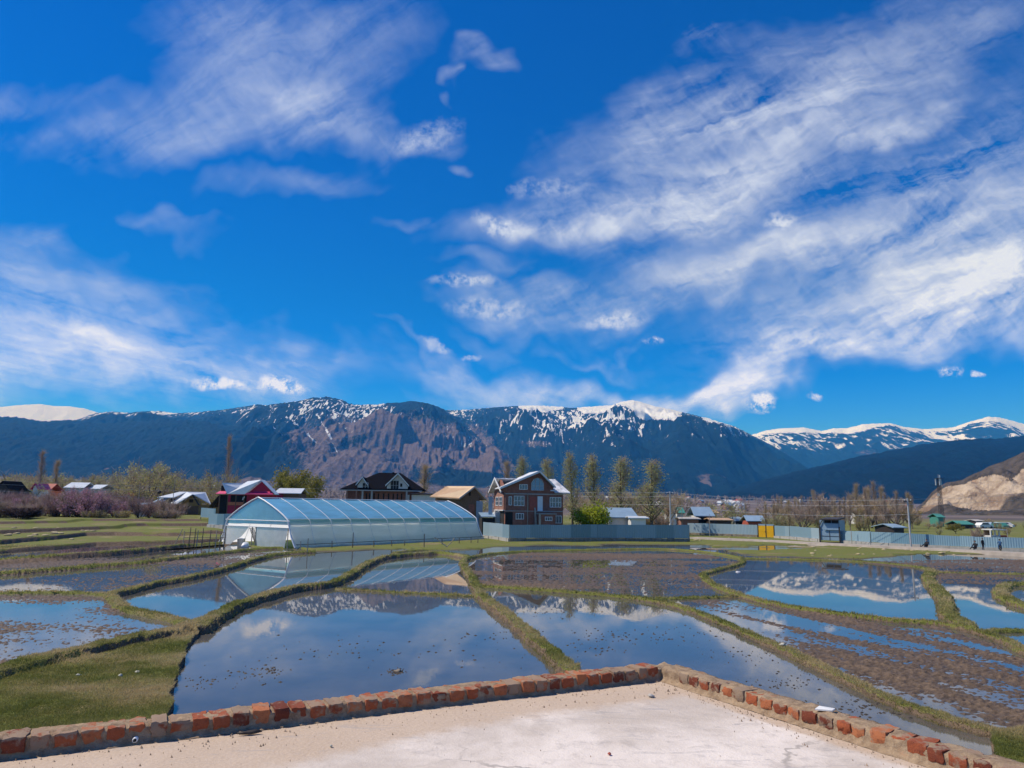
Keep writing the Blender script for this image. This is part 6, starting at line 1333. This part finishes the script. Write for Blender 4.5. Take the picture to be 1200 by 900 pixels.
# far houses of the valley villages
far_mats = [M['white_paint'], M['paleroof'], M['bluetin'], M['plaster'], M['redtin']]
fh0 = None; frr = np.random.default_rng(12)
for i in range(120):
    px = frr.uniform(-20, 1080); 
    ypx = np.interp(px, [0, 200, 400, 600, 800, 1080], [553, 560, 566, 582, 588, 592]) + frr.uniform(-6, 16) - (18 * frr.uniform(0, 1) if 360 < px < 520 else 0)
    if 545 < px < 680 or ypx > 598: ypx = frr.uniform(584, 590)
    # march down the line of sight to the land
    Dd = None
    for D in np.geomspace(300, 3200, 60):
        q = at(px, ypx, D); g_ = .12 + lowland(np.array([q.x / D]), np.array([D]))[0]
        if q.z <= g_: Dd = D; break
    if Dd is None: continue
    k = i % 5
    if fh0 is None: fh0 = {}
    if k not in fh0:
        r_ = empty('far_house', (0, 0, 0), 0, 'tiny far house in the valley villages below the mountains', 'house', 'far houses in the valley')
        m_ = MB(); m_.box(-5, 5, -3.5, 3.5, -1, 4.2); m_.slab([(-5, -3.5, 4.2), (-5, 3.5, 4.2), (-5, 0, 6.6)], (10, 0, 0)); m_.build('wall', M[['plaster', 'white_paint', 'pinklitbrick', 'plaster', 'concrete'][k]], r_)
        m_ = MB(); m_.slab([(-5.6, -4.1, 3.9), (5.6, -4.1, 3.9), (5.6, 0, 6.7), (-5.6, 0, 6.7)], (0, 0, .2)); m_.slab([(-5.6, .02, 6.7), (5.6, .02, 6.7), (5.6, 4.1, 3.9), (-5.6, 4.1, 3.9)], (0, 0, .2)); m_.build('roof', far_mats[k], r_); fh0[k] = (r_, children(r_)); o = r_
    else: o = copy_tree(fh0[k][0], kids=fh0[k][1])
    o.location = at(px, ypx, Dd); sc_ = frr.uniform(.7, 1.25); o.scale = (sc_, sc_, sc_); o.rotation_euler.z = frr.uniform(0, 3.14)
# ================================================================== POLES, WIRES, MAST, PEOPLE, SMALL THINGS
def pole(name, px, yb, yt, D, r, mat, label, arm=None, group=None):
    p = on(px, D); h = at(px, yt, D).z - p.z; o = empty(name, p, 0, label, 'pole', group)
    m_ = MB(); m_.tube((0, 0, -.3), (0, 0, h), r, r * .7, 8); m_.build('shaft', mat, o)
    if arm: m_ = MB(); m_.box(-arm, arm, -.05, .05, h - .35, h - .25); m_.build('cross_arm', M['darkmetal'], o)
    if arm:
        for x in (-arm * .85, arm * .85): m_ = MB(); m_.lathe([(.03, h - .25), (.05, h - .18), (.02, h - .10)], 8, (x, 0)); m_.build('insulator', M['white_paint'], o)
    return p + Vector((0, 0, h - .1))
A = pole('power_pole', 785.5, 615, 576, 101, .11, M['polemetal'], 'pale power pole behind the teal fence, right of the poplars', .45)
B_ = pole('power_pole', 1064.5, 637, 584, 79, .11, M['polemetal'], 'tall pale power pole in front of the sky blue fence', .4)
C_ = pole('power_pole', 573, 600, 569, 135, .10, M['polemetal'], 'thin grey pole half hidden between the tan shed and the brick house', .4)
Dp = pole('power_pole', 1330, 640, 560, 95, .11, M['polemetal'], 'power pole standing beyond the right end of the sky blue fence', .4)
pole('thin_post', 799, 612, 573, 120, .05, M['polewood'], 'thin bare post just right of the power pole by the fence step')
pole('thin_post', 831, 627, 602, 104, .05, M['polewood'], 'thin wooden post standing before the blue fence below the slate blue roof')
pole('thin_post', 1178, 640, 620, 74, .05, M['polewood'], 'thin wooden post at the right end of the sky blue fence')
pole('thin_post', 996, 633, 618, 86, .05, M['polewood'], 'thin pale post in front of the fence just right of the tin booth')
pole('thin_post', 201.5, 598, 563, 132, .07, M['palestick'], 'tall pale thin pole standing in front of the mustard barn')
pole('thin_post', 161, 592, 568, 135, .06, M['palestick'], 'thin pale pole inside the left hedge')
lp = on(184.5, 128); o = empty('yard_lamp', lp, 0, 'short post with a dark round head at the right end of the left hedge', 'lamp'); h = at(184, 579, 128).z - lp.z
m_ = MB(); m_.tube((0, 0, -.3), (0, 0, h), .09, .08, 8); m_.build('post', M['palestick'], o); m_ = MB(); m_.lathe([(.05, h), (.3, h + .18), (.33, h + .4), (.2, h + .6), (.03, h + .68)], 12); m_.build('lamp_head', M['darkmetal'], o)
def wire(name, a, b_, sag, label, group):
    m_ = MB(); pts = [a.lerp(b_, i / 24) - Vector((0, 0, sag * 4 * (i / 24) * (1 - i / 24))) for i in range(25)]; m_.path(pts, .016, 4); tag(m_.build(name, M['polemetal']), label, 'wire', group)
Wl = at(-60, 560, 120)
for i, (a, b_, sg, lab) in enumerate(((A, B_, .5, 'wire strung between the fence step pole and the tall right pole'), (C_, A, .5, 'wire strung from the pole by the tan shed across the poplars'), (B_, Dp, .6, 'wire running from the tall right pole out of the picture'), (Wl, C_, 1.0, 'wire crossing behind the crimson and black roofed houses'))):
    for j, dz in enumerate((0, -.55, -1.6)):
        wire('power_wire', a + Vector((0, .1 * j, dz)), b_ + Vector((0, .1 * j, dz)), sg * (1 + .15 * j), lab, lab.split(' ')[0] + 's, run ' + str(i + 1))
# ---- telecom mast
D = 260; p = on(1103, D); hm = at(1101, 560, D).z - p.z; ms_ = empty('telecom_mast', p, 0, 'dark lattice telecom mast with white antennas in front of the quarry', 'mast')
m_ = MB(); nb = 14
def wd(z): return .28 * (1 - z / hm) + .34
for sx_, sy_ in ((-1, -1), (1, -1), (1, 1), (-1, 1)):
    m_.tube((sx_ * wd(0), sy_ * wd(0), 0), (sx_ * wd(hm), sy_ * wd(hm), hm), .075, .06, 5)
for i in range(nb):
    z0, z1 = hm * i / nb, hm * (i + 1) / nb; w0, w1 = wd(z0), wd(z1)
    for (ax_, ay_), (bx2, by2) in (((-1, -1), (1, -1)), ((1, -1), (1, 1)), ((1, 1), (-1, 1)), ((-1, 1), (-1, -1))):
        m_.tube((ax_ * w0, ay_ * w0, z0), (bx2 * w1, by2 * w1, z1), .032, n=4); m_.tube((bx2 * w0, by2 * w0, z0), (ax_ * w1, ay_ * w1, z1), .032, n=4); m_.tube((ax_ * w1, ay_ * w1, z1), (bx2 * w1, by2 * w1, z1), .03, n=4)
m_.build('lattice', M['darkmetal'], ms_)
for i, a in enumerate((0.3, 2.4, 4.5)):
    x, y_ = math.cos(a) * .95, math.sin(a) * .95; m_ = MB(); m_.box(x - .16, x + .16, y_ - .1, y_ + .1, hm - 2.6, hm - .3); m_.build('panel_antenna', M['white_paint'], ms_)
for z_, s_ in ((hm * .80, 1), (hm * .62, -1)):
    m_ = MB(); m_.lathe([(.05, 0), (.4, .08), (.5, .25)], 14); d_ = m_.build('dish', M['concrete'], ms_); d_.location = (s_ * .95, -.8, z_); d_.rotation_euler = (R(90), 0, s_ * .5)
m_ = MB(); m_.box(-1.1, 1.1, -1.1, 1.1, hm - .30, hm - .22); m_.build('platform', M['darkmetal'], ms_); m_ = MB(); m_.tube((0, 0, hm - .2), (0, 0, hm + 1.2), .05); m_.tube((.5, 0, hm - .2), (.5, 0, hm + 1.0), .16); m_.build('top_rod', M['white_paint'], ms_)
# ---- people and motorbike on the road (small in the photo)
def person(loc, rz, joints, radii, edges, label, cloth, head, hairm=None, scale=1.0, extra=None):
    me = bpy.data.meshes.new('body'); me.from_pydata(joints, edges, []); me.materials.append(M[cloth])
    o = bpy.data.objects.new('person', me); link(o); o.location = loc; o.rotation_euler.z = rz; o.scale = (scale,) * 3
    sk = o.modifiers.new('skin', 'SKIN'); sb = o.modifiers.new('sub', 'SUBSURF'); sb.levels = 1; sb.render_levels = 2
    for v, r in zip(me.skin_vertices[0].data, radii): v.radius = (r, r)
    me.skin_vertices[0].data[0].use_root = True
    tag(o, label, 'person')
    hx, hy, hz = head
    def ball(name, mat, c, r, sy=1.0, sz=1.0, cut=None):
        m_ = MB(); prof = [(max(.004, r * math.sin(math.pi * i / 10)), -r * sz * math.cos(math.pi * i / 10)) for i in range(11)]
        if cut is not None: prof = [q for q in prof if q[1] > cut]
        m_.lathe(prof, 14); q = m_.build(name, M[mat], o, True); q.location = c; return q
    ball('head', 'skin', (hx, hy, hz), .098, sz=1.2); ball('hair', 'hair', (hx, hy + .016, hz + .02), .106, sz=1.18, cut=-.01)
    m_ = MB()
    for s_ in (-1, 1): m_.tube((s_ * .032, -.088, .015), (s_ * .032, -.098, .015), .012, .008)
    m_.tube((0, -.085, .0), (0, -.118, -.025), .010, .014); f_ = m_.build('face', M['hair'], o); f_.location = head
    return o
k = 75.5 / FPX
p = at(1152, 641, 72.6); p.z = .31
J = [(0, 0, .92), (0, 0, 1.15), (0, .01, 1.38), (0, 0, 1.50), (.10, 0, .88), (.115, -.03, .50), (.12, .02, .08), (.13, -.10, .04), (-.10, 0, .88), (-.115, -.02, .50), (-.12, .03, .08), (-.13, -.09, .04), (.19, 0, 1.36), (.245, .02, 1.10), (.25, -.06, .84), (-.19, 0, 1.36), (-.245, .02, 1.10), (-.25, -.05, .84), (.25, -.09, .75), (-.25, -.08, .75)]
E = [(0, 1), (1, 2), (2, 3), (0, 4), (4, 5), (5, 6), (6, 7), (0, 8), (8, 9), (9, 10), (10, 11), (2, 12), (12, 13), (13, 14), (2, 15), (15, 16), (16, 17), (14, 18), (17, 19)]
RD = [.14, .13, .15, .055, .10, .07, .045, .04, .10, .07, .045, .04, .07, .05, .035, .07, .05, .035, .035, .035]
person(p, .3, J, RD, E, 'person in dark clothes standing on the road before the sky blue fence', 'darkcloth', (0, -.01, 1.63), scale=.66)
# seated figure by the fence further left
p = at(1086.5, 641, 76.6); p.z = .31
J2 = [(0, 0, .16), (0, .06, .40), (0, .02, .62), (0, -.01, .72), (.10, -.05, .16), (.13, -.42, .42), (.13, -.55, .08), (.13, -.66, .05), (-.10, -.05, .16), (-.13, -.46, .30), (-.14, -.78, .09), (-.14, -.88, .07), (.18, .02, .60), (.23, -.10, .40), (.16, -.32, .42), (-.18, .02, .60), (-.23, -.12, .40), (-.15, -.36, .36), (.13, -.38, .44), (-.12, -.42, .38)]
person(p, R(-70), J2, RD, E, 'person in dark clothes sitting on the road edge, legs stretched out', 'darkcloth', (0, -.04, .86), scale=.85)
p = at(1143, 641, 73.2); p.z = .31
person(p, R(-60), J2, RD, E, 'person in black sitting low at the fence beside the standing figure', 'darkcloth', (0, -.04, .86), scale=.9)
# motorbike with rider at the right
p = at(1172, 641, 71.6); p.z = .31; mbk_ = empty('motorbike', p, R(62), 'dark motorbike halted on the road at the right end of the fence', 'motorbike'); mbk_.scale = (.68,) * 3
def torus(name, mat, c, R_, r, par_):
    m_ = MB(); n, k_ = 20, 8
    for i in range(n):
        for j in range(k_):
            a, b2 = 2 * math.pi * i / n, 2 * math.pi * j / k_; m_.v.append((( R_ + r * math.cos(b2)) * math.cos(a), r * math.sin(b2), (R_ + r * math.cos(b2)) * math.sin(a)))
    for i in range(n):
        for j in range(k_): m_.f.append((i * k_ + j, ((i + 1) % n) * k_ + j, ((i + 1) % n) * k_ + (j + 1) % k_, i * k_ + (j + 1) % k_))
    q = m_.build(name, M[mat], par_, True); q.location = c; return q
for x in (-.62, .62):
    wq = torus('wheel', 'rubber', (x, 0, .30), .25, .05, mbk_); m_ = MB(); m_.tube((0, -.04, 0), (0, .04, 0), .06, n=10)
    for i in range(8): a = math.pi * 2 * i / 8; m_.tube((0, 0, 0), (.22 * math.cos(a), 0, .22 * math.sin(a)), .008, n=4)
    m_.build('rim', M['polemetal'], wq)
m_ = MB(); m_.path([(-.62, .0, .30), (-.2, 0, .42), (.25, 0, .45), (.45, 0, .85)], .035); m_.tube((.62, .06, .30), (.42, .06, .92), .028); m_.tube((.62, -.06, .30), (.42, -.06, .92), .028); m_.box(-.18, .22, -.12, .12, .28, .52); m_.build('frame', M['darkmetal'], mbk_)
lump('fuel_tank', M['bluecloth'], Vector((.18, 0, .60)), .26, .14, .14, 71).parent = mbk_
m_ = MB(); m_.slab([(-.75, -.12, .70), (.0, -.12, .66), (.0, .12, .66), (-.75, .12, .70)], (0, 0, .09)); m_.build('saddle', M['rubber'], mbk_)
m_ = MB(); m_.tube((.40, -.32, .98), (.40, .32, .98), .018); m_.build('handlebar', M['polemetal'], mbk_); m_ = MB(); m_.tube((.47, 0, .84), (.56, 0, .84), .07, .09, 12); m_.build('headlight', M['polemetal'], mbk_)
p2 = mbk_.location.copy()
J3 = [(0, 0, .80), (0, -.04, 1.05), (0, -.08, 1.26), (0, -.12, 1.36), (.11, -.04, .78), (.20, -.36, .62), (.18, -.22, .24), (.18, -.34, .20), (-.11, -.04, .78), (-.20, -.36, .62), (-.18, -.22, .24), (-.18, -.34, .20), (.18, -.08, 1.24), (.25, -.26, 1.04), (.24, -.46, .98), (-.18, -.08, 1.24), (-.25, -.26, 1.04), (-.24, -.46, .98), (.24, -.52, .99), (-.24, -.52, .99)]
person(p2 - Vector((math.cos(R(62)), math.sin(R(62)), 0)) * .02, R(62 + 90), J3, RD, E, 'person in blue sitting astride the dark motorbike on the road', 'bluecloth', (0, -.15, 1.50), scale=.68)
# ---- parked cars on the far right slope
def car(px, y, D, mat, label, rz):
    p = at(px, y, D); p.z = G(p.x, D); c = empty('parked_car', p, rz, label, 'car', 'cars parked on the right slope')
    prof = [(-2.1, .35), (-2.1, .85), (-1.75, .95), (-1.2, 1.42), (.45, 1.45), (1.05, .98), (2.0, .86), (2.12, .55), (2.08, .35)]
    m_ = MB(); m_.slab([(x, -.82, z) for x, z in prof], (0, 1.64, 0)); m_.build('body', mat, c)
    m_ = MB(); m_.slab([(-1.45, -.835, 1.0), (.75, -.835, 1.0), (.35, -.835, 1.36), (-1.12, -.835, 1.36)], (0, .01, 0)); m_.slab([(-1.45, .825, 1.0), (.75, .825, 1.0), (.35, .825, 1.36), (-1.12, .825, 1.36)], (0, .01, 0)); m_.build('window', M['glass'], c)
    for x in (-1.3, 1.3):
        for y_ in (-.86, .70): m_ = MB(); m_.tube((x, y_, .32), (x, y_ + .16, .32), .32, n=14); m_.build('wheel', M['rubber'], c)
for i, (px, y, D, mt, lab) in enumerate(((1153, 617, 170, 'white_paint', 'white car parked leftmost on the right slope'), (1159, 616, 176, 'bluetin', 'blue grey car parked next to the leftmost white one'), (1165, 615, 180, 'white_paint', 'white car in the middle of the row on the right slope'), (1170, 617, 172, 'greentin', 'teal car parked in front of the others on the right slope'), (1176, 616, 180, 'plaster', 'pale car parked rightmost in the row on the slope'))):
    car(px, y, D, M[mt], lab, .3 + .5 * i)
# ---- straw and manure heaps, copies of one lump
h0 = None; hr = np.random.default_rng(21)
def heap(px, y, z, s_, label, group):
    global h0
    p = P(px, y, z); p.z = G(p.x, p.y) - .02
    if h0 is None: h0 = lump('straw_heap', M['straw'], p, .42, .34, .16, 91, label, 'heap', group); o = h0
    else: o = h0.copy(); COL.objects.link(o); o.location = p; o['label'] = label; o['group'] = group
    o.rotation_euler.z = hr.uniform(0, 6); o.scale = (s_ * hr.uniform(.8, 1.3), s_ * hr.uniform(.8, 1.2), s_ * hr.uniform(.5, .9))
for i in range(34): heap(hr.uniform(950, 1150), hr.uniform(641, 652), .1, hr.uniform(.25, .6), 'small pale heap of straw dung scattered on the right green strip', 'straw heaps on the right strip')
for i in range(22): heap(hr.uniform(5, 118), hr.uniform(619, 626), .85, hr.uniform(.35, .9), 'pale straw heap spread on the upper left terrace', 'straw heaps on the left terrace')
for i in range(14): heap(hr.uniform(815, 880), hr.uniform(628, 632), .25, hr.uniform(.35, .7), 'pale rubble lump on the bank below the blue fence', 'rubble lumps on the fence bank')
# ---- floating bits in the near ponds, and a clump of twigs
def bits():
    rr = np.random.default_rng(4); V, F, T, base = [], [], [], 0
    cl_ = [(465, 787, 10, 3, 70), (300, 790, 40, 14, 40), (240, 800, 30, 10, 30), (520, 770, 120, 18, 40), (720, 745, 60, 10, 60), (690, 760, 40, 8, 40), (870, 770, 50, 10, 50), (1000, 830, 70, 16, 90), (800, 745, 90, 14, 50), (930, 800, 50, 10, 60), (590, 745, 60, 8, 30), (400, 760, 90, 20, 40), (320, 785, 14, 5, 30), (640, 720, 40, 8, 40)]
    for px, py, rx, ry, n in cl_:
        for k in range(n):
            p = P(px + rr.normal(0, rx * .5), py + rr.normal(0, ry * .5), .0)
            if p.y < 6: continue
            s_ = .016 * rr.uniform(.3, 1.5) * (1 + p.y / 45); a = rr.uniform(0, 3.14); q = [(math.cos(a + t_) * s_ * (1.8 if i % 2 else .6), math.sin(a + t_) * s_ * (1.8 if i % 2 else .6)) for i, t_ in enumerate((0, 1.57, 3.14, 4.71))]
            i0 = len(V); V += [(p.x + x, p.y + y_, .002) for x, y_ in q] + [(p.x, p.y, .012 + s_ * .35)]
            F += [(i0 + j, i0 + (j + 1) % 4, i0 + 4) for j in range(4)]
    me = mesh_np('pond_debris', np.array(V), np.array(F), 3); me.materials.append(material('wet_debris', (0.035, 0.026, 0.020), .7, var=.4, vscale=9)); tag(link(bpy.data.objects.new('pond_debris', me)), kind='stuff')
bits()
lump('floating_clod', M['stone'], P(466, 787, 0) + Vector((0, 0, -.02)), .10, .07, .04, 61, 'pale floating clod among dark twigs in the middle of the big pond', 'clod')
# ================================================================== GRASS
def grass():
    rr = np.random.default_rng(6)
    r1 = np.searchsorted(rows, 62); gz = ZG[:r1]; gg = GR[:r1]; gx = GX[:r1]; gy = GY[:r1]
    idx = np.nonzero(((gg > .45) & (gy > 7.5) & (np.abs(gx / gy) < .85)).ravel())[0]
    w_ = np.clip(1.0 - (gy.ravel()[idx] - 30) / 60, .35, 1); N = 260000
    i = rr.choice(idx, N, p=w_ / w_.sum()); x = gx.ravel()[i]; y = gy.ravel()[i]; z = gz.ravel()[i]
    x = x + rr.uniform(-.5, .5, N) * .0016 * y; y = y + rr.uniform(-.5, .5, N) * np.minimum(.5 * y * y / 3400, .24)
    near_ = np.clip(y / 14, .7, 3.2); cl_ = fbm(x / .35, y / .35, 2, 91); h = (.022 + .062 * np.clip(cl_ - .25, 0, 1) * rr.uniform(.3, 1.5, N)) * near_ ** .75; wdt = .0065 * near_ * rr.uniform(.7, 1.4, N)
    a = rr.uniform(0, 6.28, N); l = rr.normal(0, .55, (N, 2)) * h[:, None]
    v = np.empty((N, 3, 3)); ca, sa = np.cos(a) * wdt, np.sin(a) * wdt
    v[:, 0] = np.stack([x - ca, y - sa, z - .012], -1); v[:, 1] = np.stack([x + ca, y + sa, z - .012], -1); v[:, 2] = np.stack([x + l[:, 0], y + l[:, 1], z + h], -1)
    dry = np.clip(2.5 * (fbm(x / 1.6, y / 1.6, 3, 92) - .5) + .66 + rr.normal(0, .18, N), 0, 1)
    me = mesh_np('grass', v.reshape(-1, 3), np.arange(3 * N).reshape(-1, 3), 3); fattr(me, 'tone', np.repeat(dry, 3))
    m = bpy.data.materials.new('grass_blade'); m.use_nodes = True; t = NT(m.node_tree); b = t.n['Principled BSDF']; b.inputs['Roughness'].default_value = .6; b.inputs['Specular IOR Level'].default_value = .25
    c = t.mix(t.ramp(attr(t, 'tone'), 0, .5, smooth=False), (0.165, 0.185, 0.045), (0.30, 0.275, 0.095)); c = t.mix(t.ramp(attr(t, 'tone'), .5, 1, smooth=False), c, (0.52, 0.41, 0.22)); t.l.new(c, b.inputs['Base Color'])
    tl = t.add('ShaderNodeBsdfTranslucent', {'Color': c}); out_ = [n_ for n_ in t.n if n_.type == 'OUTPUT_MATERIAL'][0]; t.l.new(t.add('ShaderNodeMixShader', {0: .45, 1: b.outputs[0], 2: tl.outputs[0]}).outputs[0], out_.inputs[0])
    me.materials.append(m); tag(link(bpy.data.objects.new('grass', me)), kind='stuff')
grass()
